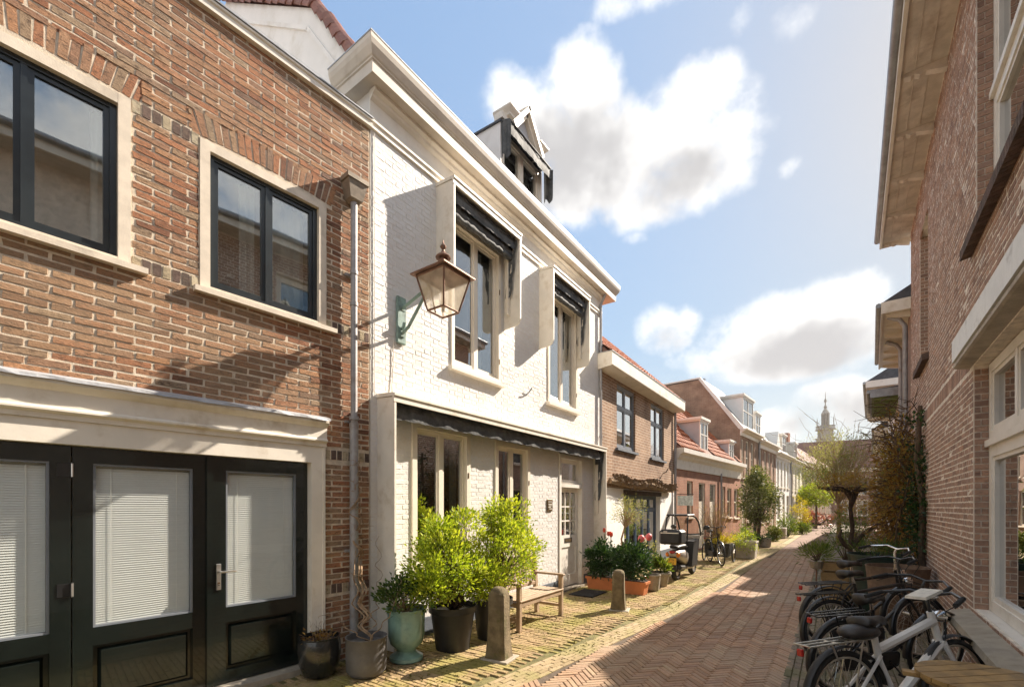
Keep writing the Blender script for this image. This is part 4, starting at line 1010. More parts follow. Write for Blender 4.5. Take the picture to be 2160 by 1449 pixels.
def dormer(h, u0, u1, z0, z1, d, back, side='grey_board', front='white_paint', lab=None):
    m = MB(); m.prism_x([(d,z0),(d,z1),(d+back,z1),(d+.05,z0)], u0, u0+.04); m.prism_x([(d,z0),(d,z1),(d+back,z1),(d+.05,z0)], u1-.04, u1); m.box(u0+.04,u1-.04,d+.25,d+.3,z0,z1)
    o = m.build('dormer', side, h)
    r = MB(); r.box(u0-.10,u1+.10,d-.12,d+back+.05,z1+.001,z1+.10); r.box(u0-.06,u1+.06,d-.07,d+back,z1-.06,z1); r.build('dormer_roof', 'white_paint', o)
    f = MB(); frame_boxes(f, u0, u1, z0, z1-.06, d-.04, d-.001, .07); f.box((u0+u1)/2-.03,(u0+u1)/2+.03,d-.038,d,z0+.07,z1-.13); f.box(u0+.07,u1-.07,d-.036,d,z0+(z1-z0)*.55,z0+(z1-z0)*.55+.04); f.build('dormer_window', front, o)
    MB().box(u0+.07,u1-.07,d-.015,d-.008,z0+.07,z1-.13).build('pane', 'glass_far', o)
    return o
h4 = simple_house('low_house', 'low red brick house with white cornice, tiled roof and two grey dormers', 0, 8.27, 3.70, 'wall_h4',
   [(1.10,1.72,1.30,2.62),(2.38,3.12,.05,2.60,'d'),(3.70,4.45,.05,2.60,'d'),(5.40,5.85,1.25,2.55,'w'),(6.15,6.80,1.20,2.50,'w'),(7.25,7.95,1.15,2.50,'w')], (.70,.30), None, cm='white_paint')
tile_roof(h4, .05, 8.2, (-.12,3.75), (2.9,7.0), keep=300, skip=((2.75,3.75,5.0),(6.65,7.6,4.6)))
MB().prism_x([(.0,3.7),(2.9,6.85),(5.9,3.7)], .02, 8.24).build('gable', 'wall_h4', h4)
dormer(h4, 2.79, 3.72, 3.80, 5.12, .12, 1.1); dormer(h4, 6.74, 7.52, 3.78, 4.66, .12, .8)
pipe(h4, 5.05, 0, 3.1, .04)
h5 = simple_house('gabled_house', 'tall brown brick house whose bare side gable rises above the low house', 8.275, 3.74, 5.45, 'wall_h5',
   [(.30,.78,3.10,5.0),(1.10,1.75,3.10,5.0),(2.15,2.75,3.10,5.0),(.45,1.0,.05,2.6,'d','cream_frame'),(1.40,2.30,.9,2.45),(2.6,3.3,.05,2.6,'d','frame_dark')], (.32,.34), None, deep=7.0, cm='cream_paint')
MB().prism_x([(.0,5.44),(1.88,8.15),(4.4,8.12),(7,5.44)], .005, .25).build('gable', 'wall_h5', h5)
MB().prism_x([(-.1,5.47),(1.86,8.22),(4.5,8.2),(7.1,5.46),(7.0,5.4),(4.4,8.1),(1.9,8.12),(.0,5.4)], .06, 3.8).build('roof', 'slate', h5)
MB().prism_x([(-.16,5.36),(-.16,5.5),(1.84,8.24),(1.95,8.16),(.05,5.44)], -.05, .058).build('verge', 'white_paint', h5)
MB().prism_x([(1.84,8.2),(1.84,8.27),(4.6,8.25),(4.6,8.18)], -.05, .058).build('verge', 'white_paint', h5)
dormer(h5, 1.0, 3.1, 5.6, 7.25, .15, 1.6, side='plaster_white')
ch = MB(); ch.box(1.9,2.2,2.2,2.5,8.1,8.5); ch.tube([(2.05,2.35,8.5),(2.05,2.35,8.72)], .09, 8); ch.build('chimney', 'grey_board', h5)
pipe(h5, 3.66, 0, 5.2, .05)
h6 = simple_house('pink_brick_house', 'pale red brick house with four narrow upper windows behind the ivy tree', 12.02, 4.57, 5.30, 'wall_h6',
   [(.25,.80,3.0,4.85),(1.38,1.95,3.0,4.85),(2.5,3.05,3.0,4.85),(3.55,4.05,3.0,4.85),(.4,1.2,.8,2.4),(2.0,2.8,.8,2.4),(3.4,4.1,.05,2.6,'d')], (.40,.36), ('slate',7.0,2.2), cm='white_paint')
dormer(h6, .5, 1.7, 5.5, 6.9, .3, 1.3, side='white_paint')
h7 = simple_house('cream_house', 'cream plastered house with slate roof and a boxy dormer', 16.60, 4.76, 5.05, 'plaster_white',
   [(.35,.95,2.9,4.6),(1.4,2.0,2.9,4.6),(2.5,3.1,2.9,4.6),(3.6,4.2,2.9,4.6),(.4,1.3,.8,2.4),(2.0,2.8,.05,2.5,'d'),(3.4,4.3,.8,2.4)], (.34,.34), ('slate',6.7,1.3), cm='white_paint')
dormer(h7, 2.9, 4.2, 5.15, 6.5, .2, 1.2, side='plaster_cream')
m = MB(); m.prism_y([(1.2,5.4),(2.6,5.4),(1.9,6.6)], .2, 1.0); m.build('roof_gable', 'white_paint', h7)
pipe(h7, 4.7, 0, 4.8, .05)
h8 = simple_house('narrow_pale_house', 'narrow pale house with a stone dormer at the bend of the street', 21.37, 5.0, 5.0, 'plaster_cream',
   [(.5,1.1,2.8,4.5),(1.9,2.5,2.8,4.5),(3.3,3.9,2.8,4.5),(.5,1.4,.8,2.4),(2.2,3.0,.05,2.5,'d'),(3.6,4.5,.8,2.4)], (.34,.34), ('slate',6.2,1.6), cm='white_paint')
dormer(h8, 2.6, 3.8, 5.1, 6.4, .2, 1.2, side='plaster_cream')
p8 = nloc(26.4)
far_wins = lambda n, z0, z1: [(.5+i*1.5, 1.2+i*1.5, z0, z1) for i in range(n)]
h9 = simple_house('far_brick_house', 'far brown brick house with an orange chimney at the street bend', 0, 9, 5.2, 'wall_far', far_wins(6,2.9,4.5)+far_wins(6,.8,2.3), (.3,.3), ('roof_far',7.2,2.4), loc=p8, rot=RAD(79), surround='stone_cream')
c9 = MB(); c9.box(.9,1.4,1.2,1.7,6.2,7.7); c9.build('chimney', 'wall_h4', h9)
h10 = simple_house('end_house', 'brick house closing the view at the far end of the street', 0, 16, 5.6, 'wall_far', [(.6+i*1.6,1.5+i*1.6,2.9,4.7) for i in range(9)]+[(.6+i*1.6,1.5+i*1.6,.7,2.3) for i in range(9)], (.3,.3), ('roof_far',9.0,3.2), loc=(-9.5,58,0), rot=RAD(8), surround='stone_cream')

# ------------------------------------------------------------------ church tower far behind
tw = thing('church_tower', 'grey stone church tower with open lantern and ball finial above the trees', 'tower', (-1.73,189.4,0), RAD(30)); tw.scale = (.66,.66,1)
t = MB(); t.box(-2.9,2.9,-2.9,2.9,0,24.5); t.box(-3.3,3.3,-3.3,3.3,24.5,25.1); t.build('shaft', 'tower_stone', tw)
t = MB(); t.box(-2.5,2.5,-2.5,2.5,25.1,27.6); t.box(-3.2,3.2,-3.2,3.2,27.6,28.1)
for i in range(-3,4):
    for s in (-1,1): t.box(i*.95-.12,i*.95+.12,s*3.0-.12,s*3.0+.12,28.1,29.0); t.box(s*3.0-.11,s*3.0+.11,i*.95-.13,i*.95+.13,28.1,28.98)
t.box(-3.15,3.15,-3.15,-2.9,29.0,29.2); t.box(-3.15,3.15,2.9,3.15,29.0,29.2); t.box(-3.15,-2.9,-2.9,2.9,29.0,29.19); t.box(2.9,3.15,-2.9,2.9,29.0,29.19)
t.build('gallery', 'tower_stone', tw)
t = MB()
for i in range(8):
    a = math.pi/4*i+.39; t.tube([(1.55*math.cos(a),1.55*math.sin(a),28.1),(1.5*math.cos(a),1.5*math.sin(a),33.2)], .28, 6)
t.lathe([(1.9,0),(1.9,.9),(1.2,1.0),(1.2,4.6),(1.9,4.7),(1.95,5.3),(1.7,5.5),(1.2,6.2),(.5,6.9)], 8, (0,0,28.1)); t.build('open_lantern', 'tower_stone', tw)
for sx_ in (-1,1):
    for sy_ in (-1,1): MB().lathe([(.25,0),(.2,1.2),(.3,1.5),(.05,3.2)], 6, (sx_*2.6,sy_*2.6,29.0)).build('pinnacle', 'tower_stone', tw)
t = MB(); t.lathe([(.45,0),(.35,.9),(.75,1.4),(.75,1.7),(.3,2.2),(.25,3.0),(.6,3.5),(.6,3.9),(.2,4.4),(.12,5.8),(.02,7.0)], 10, (0,0,34.0)); t.build('ball_finial', 'tower_stone', tw, smooth=True)
fw = MB()
for s in (-1,1):
    for z in (12,19): fw.box(-.7,.7,s*2.91-.03,s*2.91+.03,z,z+3.4); fw.box(s*2.91-.03,s*2.91+.03,-.7,.7,z,z+3.4)
fw.build('louvre', 'interior', tw)
# ------------------------------------------------------------------ brick house on the right with the deep eaves
ROTR = RAD(-90 - 1.798)
rh = thing('right_brick_house', 'brown brick house with deep eaves and cream windows at the right edge', 'house', (1.1, 5.82, 0), ROTR)
lw = (-.26, 2.3, .72, 3.03); uw = (-.14, 1.6, 4.22, 6.75); fwin = (-4.62, -3.55, 4.05, 6.30)
holes = [lw, uw, fwin]
U0, U1 = -6.15, 9.0
wall = wall_cells(MB(), U0, U1, -.05, 7.15, holes, -.0005, .30).build('wall', 'mortar_pale', rh)
sold = (-4.4, -.42, 3.03, 3.21); lint = (-.44, 2.45, 3.03, 3.32)
rects = brick_rects(U0+.002, 4.0, 0, 7.12, holes+[sold, lint, (fwin[0]-.05,fwin[1]+.05,6.25,6.47)], L=.215, h=.06, j=.014, bond='cross')
extra = []
n = 62
for i in range(n):
    a = sold[0]+(sold[1]-sold[0])*i/n+.005; b = sold[0]+(sold[1]-sold[0])*(i+1)/n-.005; extra.append([(a,3.036),(b,3.036),(b,3.204),(a,3.204)])
n = 19; A, Bb = fwin[0]-.05, fwin[1]+.05; mid = (A+Bb)/2
for i in range(n):
    u0 = A+(Bb-A)*i/n+.005; u1 = A+(Bb-A)*(i+1)/n-.005; f = lambda u: .09*(1-((u-mid)/((Bb-A)/2))**2)
    extra.append([(u0,6.26+f(u0)*.5),(u1,6.26+f(u1)*.5),(u1,6.46+f(u1)*.3),(u0,6.46+f(u0)*.3)])
lay_bricks(wall, rects, 'brick_brown', proud=.0015, extra=extra, jit=.0035, var=.003)
# brick reveals on the far side of the openings (they face the camera)
def reveal(u, z0, z1, dep):
    m = MB(); z = z0; k = 0
    while z < z1-.03:
        e = min(z+.06, z1); a = [(.006, dep)] if k % 2 == 0 else [(.006, dep*.5-.004), (dep*.5+.004, dep)]
        for (p, q) in a: m.hexa([(u-.01,p,z+.005),(u+.007+rng.uniform(0,.003),p+.001,z+.005),(u+.007,q,z+.005),(u-.01,q,z+.005),(u-.01,p,e-.006),(u+.007+rng.uniform(0,.003),p+.001,e-.006),(u+.007,q,e-.006),(u-.01,q,e-.006)])
        z = e; k += 1
    tag(m.build('reveal_bricks', 'brick_brown', wall), kind='stuff')
reveal(-.26, .72, 3.03, .10); reveal(-.14, 4.22, 6.75, .11); reveal(fwin[0], 4.05, 6.3, .12)
def big_window(u0, u1, z0, z1, d, zt, cols, name='window'):
    w_ = window(rh, u0, u1, z0, zt-.03, d, 'white_paint', cols=1, fw=.10, bar=.07, depth=.09, curtain=[(.0,.12)], room=1.6, name=name, inner='interior_mid')
    if zt < z1: window(rh, u0, u1, zt+.03, z1, d, 'white_paint', cols=cols, fw=.085, bar=.07, depth=.09, room=1.0, name='top_light', inner='interior_mid'); MB().box(u0, u1, d-.03, d+.09, zt-.0299, zt+.0299).build('transom', 'white_paint', w_)
    return w_
big_window(-.245, 2.28, .73, 3.02, .10, 2.28, 3); big_window(-.125, 1.58, 4.24, 6.74, .11, 5.45, 2)
MB().box(-.26, 2.3, .02, .28, .69, .725).build('inner_sill', 'white_paint', rh)
window(rh, fwin[0]+.012, fwin[1]-.01, 4.06, 6.27, .12, 'cream_frame', cols=1, hbar=(.6,), fw=.07, bar=.05, depth=.08, room=.8)
st = MB(); st.prism_x([(.05,.70),(-.17,.655),(-.18,.60),(-.0,.58),(.05,.60)], -.46, 2.5); st.build('stone_sill', 'stone_sill', rh)
for (a, b, z) in ((-.34, 1.75, 4.22), (-4.75, -3.42, 4.05)):
    m = MB(); n = int((b-a)/.062)
    for i in range(n):
        u0 = a+(b-a)*i/n+.004; u1 = a+(b-a)*(i+1)/n-.004
        m.hexa([(u0,.06,z-.10),(u0,-.085,z-.135),(u1,-.085,z-.135),(u1,.06,z-.10),(u0,.06,z-.002),(u0,-.085,z-.04),(u1,-.085,z-.04),(u1,.06,z-.002)])
    tag(m.build('sill_bricks', 'brick_dark', rh), kind='stuff')
li = MB(); li.prism_x([(.10,3.03),(-.10,3.06),(-.12,3.07),(-.12,3.10),(.0,3.12),(.10,3.12)], -.43, 2.45); lo_ = li.build('lintel', 'concrete', rh)
m = MB()
for i in range(4): m.box(-.425+i*.72, -.43+(i+1)*.72, -.13, .01, 3.121, 3.33)
m.build('lintel_cladding', 'lintel_white', lo_)
# eaves: boarded soffit on brackets, fascia, gutter, roof
DE = -.455
so2 = MB(); so2.box(U0-.35, U1, DE+.02, .004, 7.15, 7.19); sfo = so2.build('soffit', 'soffit', rh)
m = MB(); u = U0-.30
while u < 5:
    m.prism_x([(-.0,7.149),(DE+.06,7.149),(DE+.06,7.10),(DE+.16,7.075),(-.1,7.06),(0,7.03)], u, u+.075); u += 1.16
for i in range(6):   # separate brackets
    pass
u = U0-.30
for i in range(7):
    b = MB(); b.prism_x([(-.0,7.149),(DE+.05,7.149),(DE+.05,7.105),(DE+.12,7.085),(DE+.15,7.10),(DE+.2,7.07),(DE+.26,7.085),(-.1,7.05),(0,7.02)], u, u+.085); b.build('eaves_bracket', 'soffit', sfo); u += 1.16
for d in (-.16, -.30): MB().box(U0-.33, U1, d-.004, d+.004, 7.143, 7.1499).build('soffit_batten', 'soffit', sfo)
fa = MB(); fa.box(U0-.37, U1, DE-.02, DE+.02, 7.12, 7.34); fa.box(U0-.37, U0-.35, DE+.0201, .3, 7.12, 7.34); fa.build('fascia', 'cream_paint', rh)
gu = MB(); gu.tube([(U0-.38,DE-.055,7.30),(U1,DE-.055,7.30)], .055, 10); gu.build('gutter', 'zinc', rh, smooth=True)
rf = MB(); rf.prism_x([(DE-.03,7.341),(3.2,8.7),(6.8,7.341)], U0-.36, U1); rf.build('roof', 'roof_far', rh)
b = MB(); b.box(U0, U0+.25, .301, 6.6, -.05, 7.15); b.box(U1-.25, U1, .301, 6.6, -.05, 7.15); b.box(U0+.25, U1-.25, 2.0, 2.2, -.05, 7.15); b.box(U0+.25,U1-.25,.301,2.0,3.3,3.5); b.build('house_body', 'wall_r', rh)
# ------------------------------------------------------------------ the houses after it on the right
ROT2 = RAD(-90 - 3.26); P2 = (1.2945, 12.017, 0); X2 = (math.cos(ROT2), math.sin(ROT2))
def rloc(u, d=0): return (P2[0]+X2[0]*u-X2[1]*d, P2[1]+X2[1]*u+X2[0]*d, 0)
def right_house(name, label, u, wd, eave, wallm, dep, roof_z, soffit, wins, pipes=(), facia='cream_paint', dd=2.6):
    h = thing(name, label, 'house', rloc(u-wd), ROT2)   # local x runs toward the camera
    wall_cells(MB(), 0, wd, -.05, eave, [w_[:4] for w_ in wins], 0, .22).build('wall', wallm, h)
    for (a, b_, c, e) in wins:
        wn = window(h, a, b_, c, e, .06, 'cream_frame', cols=1, hbar=(.55,), fw=.07, bar=.05, depth=.08, pane='glass_far', inner=None, sash=False); sill(h, a-.05, b_+.05, c, d=-.06, wobj=wn)
    s = MB(); s.box(-.05, wd+.05, -dep, .0, eave, eave+.04); so_ = s.build('soffit', soffit, h)
    for i in range(7):
        k = MB(); a = .1+i*(wd-.3)/6; k.prism_x([(-dep+.06,eave-.001),(0,eave-.001),(0,eave-.12),(-dep*.4,eave-.09),(-dep+.06,eave-.04)], a, a+.09); k.build('eaves_bracket', soffit, so_)
    f = MB(); f.box(-.06, wd+.06, -dep-.03, -dep+.005, eave-.03, eave+.20); f.box(wd+.0601,wd+.09,-dep-.03,.3,eave-.03,eave+.2); f.build('fascia', facia, h)
    MB().tube([(-.06,-dep-.07,eave+.15),(wd+.08,-dep-.07,eave+.15)], .05, 8).build('gutter', 'zinc', h)
    MB().prism_x([(-dep,eave+.201),(dd,roof_z),(5.5,eave+.201)], -.05, wd+.09).build('roof', 'slate', h)
    b = MB(); b.box(0,.2,.221,5.4,-.05,eave); b.box(wd-.2,wd,.221,5.4,-.05,eave); b.box(.2,wd-.2,1,1.2,-.05,eave); b.build('house_body', wallm, h)
    for (p, z1) in pipes:
        q = MB(); q.tube([(p,-.07,0),(p,-.07,z1-.25),(p,-.16,z1-.1),(p,-dep*.8,z1)], .045, 10); q.build('rain_pipe', 'pipe_grey', h, smooth=True)
    return h
right_house('bracketed_house', 'brick house with cream bracketed eaves and two grey rainpipes', -.02, 4.7, 5.66, 'wall_r', .43, 7.6, 'cream_frame', [(1.0,1.8,3.4,5.2),(2.9,3.7,3.4,5.2),(1.0,1.9,.8,2.4),(3.0,3.8,.8,2.4)], ((4.45,5.64),(2.6,5.64)))
right_house('green_eaved_house', 'plastered house with green painted scalloped eaves', -4.75, 3.6, 4.85, 'plaster_cream', .62, 5.25, 'green_metal', [(.8,1.6,3.0,4.6),(2.1,2.9,3.0,4.6),(1.0,2.0,.8,2.4)], facia='zinc')
h = right_house('white_eaved_house', 'pale house with a broad white sloping cornice on the right', -8.4, 8.0, 5.9, 'plaster_white', .75, 8.2, 'white_paint', [(.8,1.6,3.2,5.0),(2.8,3.6,3.2,5.0),(5.0,5.8,3.2,5.0),(.8,1.7,.8,2.4),(2.8,3.7,.8,2.4),(5.0,5.9,.8,2.4)], facia='white_paint')
right_house('far_right_house', 'far pale house on the right partly hidden by the sparse tree', -17, 14.0, 5.4, 'plaster_cream', .5, 8.0, 'white_paint', [(1+i*2.0,1.9+i*2.0,3.0,4.6) for i in range(6)]+[(1+i*2.0,1.9+i*2.0,.8,2.4) for i in range(6)])
# ------------------------------------------------------------------ foliage helpers
def leaf(mb, p, d, l, wd, r=None, fold=.35):
    """one folded leaf: stalk end, two sides, tip"""
    d = Vector(d).normalized(); p = Vector(p)
    a = d.cross(Vector((rng.uniform(-1,1), rng.uniform(-1,1), rng.uniform(-.4,1))))
    a = a.normalized() if a.length > 1e-4 else d.orthogonal().normalized()
    n = a.cross(d); m_ = p + d*l*.5; up = n*wd*fold
    mb.poly([p, m_+a*wd*.5+up, p+d*l, m_-a*wd*.5+up], [(0,1,2),(0,2,3)], r)
def rdir():
    while True:
        v = Vector((rng.uniform(-1,1), rng.uniform(-1,1), rng.uniform(-1,1)))
        if .05 < v.length < 1: return v.normalized()
def clumps(n, c, r, shell=.55, low=-1):
    """cluster centres spread through an ellipsoid, most of them near its surface"""
    out = []
    while len(out) < n:
        v = rdir()
        if v.z < low: continue
        q = shell + (1-shell)*rng.random()**.7; q *= rng.uniform(.8,1.12)
        out.append((Vector((c[0]+v.x*r[0]*q, c[1]+v.y*r[1]*q, c[2]+v.z*r[2]*q)), v))
    return out
def foliage(name, mat, parent, cl, per, l, wd, spread, up=.35, tone=.25):
    mb = MB()
    for (c, v) in cl:
        t0 = rng.random()
        for i in range(per):
            o = Vector((rng.gauss(0,spread), rng.gauss(0,spread), rng.gauss(0,spread*.8)))
            d = v*.7 + o.normalized()*.9 + Vector((0,0,up)) + rdir()*.5
            k = rng.uniform(.5,1.35); leaf(mb, c+o, d, l*k, wd*k, (t0*tone*2 + rng.random()*(1-tone)) % 1.0)
    return mb.build(name, mat, parent)
def branches(mb, base, cl, r0=.014, sag=.0, bend=.35):
    b = Vector(base)
    for (c, v) in cl:
        mid = b.lerp(c, .5) + Vector((rng.uniform(-.05,.05), rng.uniform(-.05,.05), .06+bend*.1))*(c-b).length
        q = b.lerp(mid, .5) + rdir()*.02
        mb.tube([b, q, mid, c], [r0, r0*.75, r0*.5, r0*.22], 5, cap=False)
def stems(mb, base, n, h, spread, r0=.004, wob=.05, seg=6, dirb=(0,0,1)):
    """thin upright twigs with side shoots"""
    for i in range(n):
        p = Vector(base) + Vector((rng.uniform(-.05,.05), rng.uniform(-.05,.05), 0)); d = (Vector(dirb) + Vector((rng.gauss(0,spread), rng.gauss(0,spread), 0))).normalized(); L = h*rng.uniform(.6,1.05); path = [p]
        for k in range(seg):
            d = (d + rdir()*wob*1.6 + Vector((0,0,.03))).normalized(); p = p + d*L/seg; path.append(p)
            if k > 1 and rng.random() < .7:
                e = (d + rdir()*.8).normalized(); mb.tube([p, p+e*L*.12, p+(e+rdir()*.3)*L*.22], [r0*.5, r0*.4, r0*.2], 3, cap=False)
        mb.tube(path, [r0*(1-.75*k/seg) for k in range(seg+1)], 4, cap=False)
def pot(name, label, cat, loc, prof, mat, n=28, soil=None, group=None, smooth=45):
    o = thing(name, label, cat, loc, 0, group)
    MB().lathe(prof, n).build('vessel', mat, o, smooth=smooth)
    if soil:
        m = MB(); k = 16; ps = [(0,0,soil[1]+.012)]
        for ring in (.55, 1):
            for i in range(k): a = 2*math.pi*i/k; ps.append((soil[0]*ring*math.cos(a), soil[0]*ring*math.sin(a), soil[1]+rng.uniform(-.008,.012)))
        m.poly(ps, [(0,1+i,1+(i+1) % k) for i in range(k)] + [(1+i,1+k+i,1+k+(i+1) % k,1+(i+1) % k) for i in range(k)]); m.build('soil', 'soil', o)
    return o
def wallprof(outer, t=.015, depth=.06):
    """outer profile -> vessel with an open mouth"""
    inner = [(max(.01,outer[-1][0]-t), outer[-1][1]), (max(.01,outer[-1][0]-t-.005), outer[-1][1]-depth), (.01, outer[-1][1]-depth-.002)]
    return outer + inner

# ------------------------------------------------------------------ pots and shrubs in front of the two near houses
pot('black_pot', 'glossy black round pot with dead stalks beside the garage door', 'flower pot', (-4.21,2.63,0), wallprof([(.11,0),(.15,.02),(.19,.13),(.205,.25),(.20,.34),(.19,.385),(.20,.40)]), 'black_glaze', soil=(.18,.345))
tw_ = MB(); stems(tw_, (-4.21,2.63,.34), 26, .2, .8, .0035, .12, 4); two = tw_.build('dead_plant', 'twig_pale'); tag(two, 'withered stalks and dry leaves in the glossy black pot', 'plant')
dl = MB()
for i in range(70): leaf(dl, (-4.21+rng.gauss(0,.07), 2.63+rng.gauss(0,.07), .36+rng.random()*.07), rdir(), .05, .025)
dl.build('dry_leaves', 'leaf_brown', two)
pot('grey_pot', 'matt dark grey cylinder pot holding a bare climber by the rainpipe', 'flower pot', (-3.85,2.92,0), wallprof([(.12,0),(.165,.015),(.195,.06),(.20,.2),(.20,.385),(.205,.39)], .014), 'grey_pot', soil=(.19,.32))
cl_ = thing('bare_climber', 'bare brown twining climber growing from the grey pot up the rainpipe', 'climber', (-3.87,2.94,.32))
m = MB()
def twine(path, r0, r1, wob=.03, n=40, off=(-3.87,2.94,.32)):
    pts = []
    for i in range(n+1):
        f = i/n*(len(path)-1); k = min(int(f), len(path)-2); p = Vector(path[k]).lerp(Vector(path[k+1]), f-k)
        pts.append(p - Vector(off) + Vector((wob*math.sin(i*1.1+k), wob*math.cos(i*.9), wob*.4*math.sin(i*.7))))
    m.tube(pts, [r0+(r1-r0)*i/n for i in range(n+1)], 5)
base = (-3.86,2.95,.32)
for j in range(5):
    w_ = .03+.02*rng.random(); o = rng.uniform(-.08,.08)
    twine([base, (-4.15+o*.4,3.05+o,.65), (-4.30,3.14+o,1.1), (-4.33,3.16-o,1.6), (-4.34,3.18+o,2.0+rng.uniform(-.2,.35))], .009, .003, w_)
twine([base, (-3.78,3.15,.55), (-3.8,3.3,.78), (-3.9,3.42,.95)], .007, .003, .01); twine([base, (-4.1,2.8,.5), (-4.2,2.85,.62), (-4.28,2.65,.56)], .006, .002, .02); twine([base, (-4.05,3.2,.6), (-4.25,3.4,.85), (-4.3,3.42,1.35)], .006, .002, .03)
for j in range(70):
    z = rng.uniform(.8,2.2); p = Vector((-4.33-base[0]+.01,3.16-base[1]+rng.gauss(0,.05),z-.32)); d = rdir(); d.z = abs(d.z); m.tube([p, p+d*.07, p+d*.1+rdir()*.06], [.003,.0025,.001], 3, cap=False)
m.build('stem', 'twig_pale', cl_)
pot('green_urn', 'turquoise glazed urn on a round foot', 'urn', (-3.86,3.46,0), wallprof([(.17,0),(.185,.015),(.18,.05),(.12,.085),(.10,.11),(.115,.135),(.175,.19),(.198,.27),(.20,.42),(.205,.53),(.225,.565),(.23,.575)], .02), 'teal_glaze', n=36, soil=(.19,.50))
us = thing('urn_shrub', 'small dark leafy shrub with pale twigs in the turquoise urn', 'shrub', (-3.86,3.46,.50))
c_ = clumps(46, (0,-.02,.18), (.30,.36,.22), .35, -.35); foliage('leaves', 'leaf_urn', us, c_, 26, .055, .026, .045)
m = MB(); branches(m, (0,0,0), c_, .008); m.build('stem', 'twig_pale', us)
def plastic_pot(loc, label, rt=.29, h=.52):
    return pot('black_plant_pot', label, 'flower pot', loc, wallprof([(rt*.68,0),(rt*.69,.005),(rt*.90,h*.84),(rt*.91,h*.85),(rt*.99,h*.86),(rt,h*.99),(rt*1.01,h)], .012), 'black_plastic', n=36, soil=(rt*.93,h-.07), group='black plastic tubs with bright shrubs')
plastic_pot((-3.72,4.06,0), 'large black plastic tub holding the fuller bright green shrub next to the urn')
plastic_pot((-3.60,4.68,0), 'black plastic tub behind the nearer stone bollard, beside the bench', .27, .52)
def bright_shrub(loc, label, cl, per):
    s = thing('bright_shrub', label, 'shrub', loc, 0, 'bright green shrubs in tubs'); foliage('leaves', 'leaf_bright', s, cl, int(per*.95), .051, .023, .052, up=.6, tone=.6)
    m = MB(); branches(m, (0,0,-.02), cl[::2], .011); stems(m, (0,0,-.02), 9, .75, .18, .008, .06); m.build('stem', 'bark', s); return s
c_ = clumps(120, (.04,-.10,.56), (.46,.54,.46), .35, -.9) + clumps(34, (.1,-.50,.36), (.2,.2,.26), .3) + clumps(14, (0,-.28,.98), (.2,.2,.15), .3) + clumps(10, (.05,.12,1.02), (.18,.18,.14), .3) + clumps(16,(.2,.35,.4),(.2,.22,.28),.3)
bright_shrub((-3.72,4.06,.46), 'wide bright yellow-green shrub in the tub next to the urn', c_, 42)
c_ = clumps(105, (.04,.18,.62), (.46,.54,.50), .35, -.9) + clumps(34, (0,.34,1.12), (.28,.34,.22), .3) + clumps(26, (.12,-.2,.3), (.25,.35,.25), .3) + clumps(10,(.0,.05,1.1),(.15,.15,.15),.3) + clumps(14,(.1,.62,.75),(.18,.2,.25),.3)
bright_shrub((-3.60,4.68,.46), 'taller bright yellow-green shrub leaning toward the bench', c_, 42)
# ------------------------------------------------------------------ orange troughs with hedge plants by the white door
def trough(loc, label):
    o = thing('orange_trough', label, 'planter', loc, 0, 'orange plastic troughs'); L, Wd, H = .31, .13, .25
    q = lambda s, z: [(-L*s,-Wd*s,z),(L*s,-Wd*s,z),(L*s,Wd*s,z),(-L*s,Wd*s,z)]
    m = MB(); m.hexa(q(.88,0)+q(.98,H-.045)); m.hexa(q(1.06,H-.0449)+q(1.07,H)); m.build('tray', 'terracotta', o)
    MB().box(-L*.98,L*.98,-Wd*.95,Wd*.95,H+.001,H+.012).build('soil', 'soil', o); return o
trough((-3.86,8.75,0), 'orange trough nearer the white door'); trough((-3.20,8.62,0), 'orange trough behind the farther stone bollard')
for (x, y, lab) in ((-3.84,8.75,'dark glossy hedge plant in the trough nearer the white door'), (-3.20,8.62,'dark glossy hedge plant in the trough behind the bollard')):
    s = thing('hedge_plant', lab, 'shrub', (x,y,.26), 0, 'hedge plants in orange troughs'); c_ = clumps(70, (0,.02,.33), (.36,.26,.36), .4, -.85)
    foliage('leaves', 'leaf_dark', s, c_, 40, .07, .034, .06); m = MB(); branches(m, (0,0,-.01), c_[::3], .007); m.build('stem', 'bark', s)
pot('round_grey_pot', 'round grey stone pot behind the troughs', 'flower pot', (-2.98,9.15,0), wallprof([(.12,0),(.15,.02),(.17,.2),(.175,.30),(.185,.32)]), 'stone_pot', soil=(.16,.28))
pot('rimmed_pot', 'pale rimmed pot with fresh green leaves before the scooter', 'flower pot', (-2.98,9.75,0), wallprof([(.12,0),(.13,.01),(.175,.24),(.215,.25),(.225,.275),(.215,.30)]), 'stone_pot', soil=(.18,.26))
s = thing('potted_greens', 'fresh light green leaves in the pale rimmed pot', 'plant', (-2.98,9.75,.27)); foliage('leaves', 'leaf_mid', s, clumps(24,(0,0,.12),(.18,.18,.16),.3,-.2), 30, .09, .028, .04, up=.9)
MB().tube([(0,0,-.01),(0,0,.1)], .02, 5).build('stem', 'bark_green', s)
mt = MB(); mt.bevbox(-4.12,-3.62,7.75,8.42,.004,.022,.004); tag(mt.build('doormat','mat_black'), 'black rubber doormat on the pavement before the white door', 'doormat')
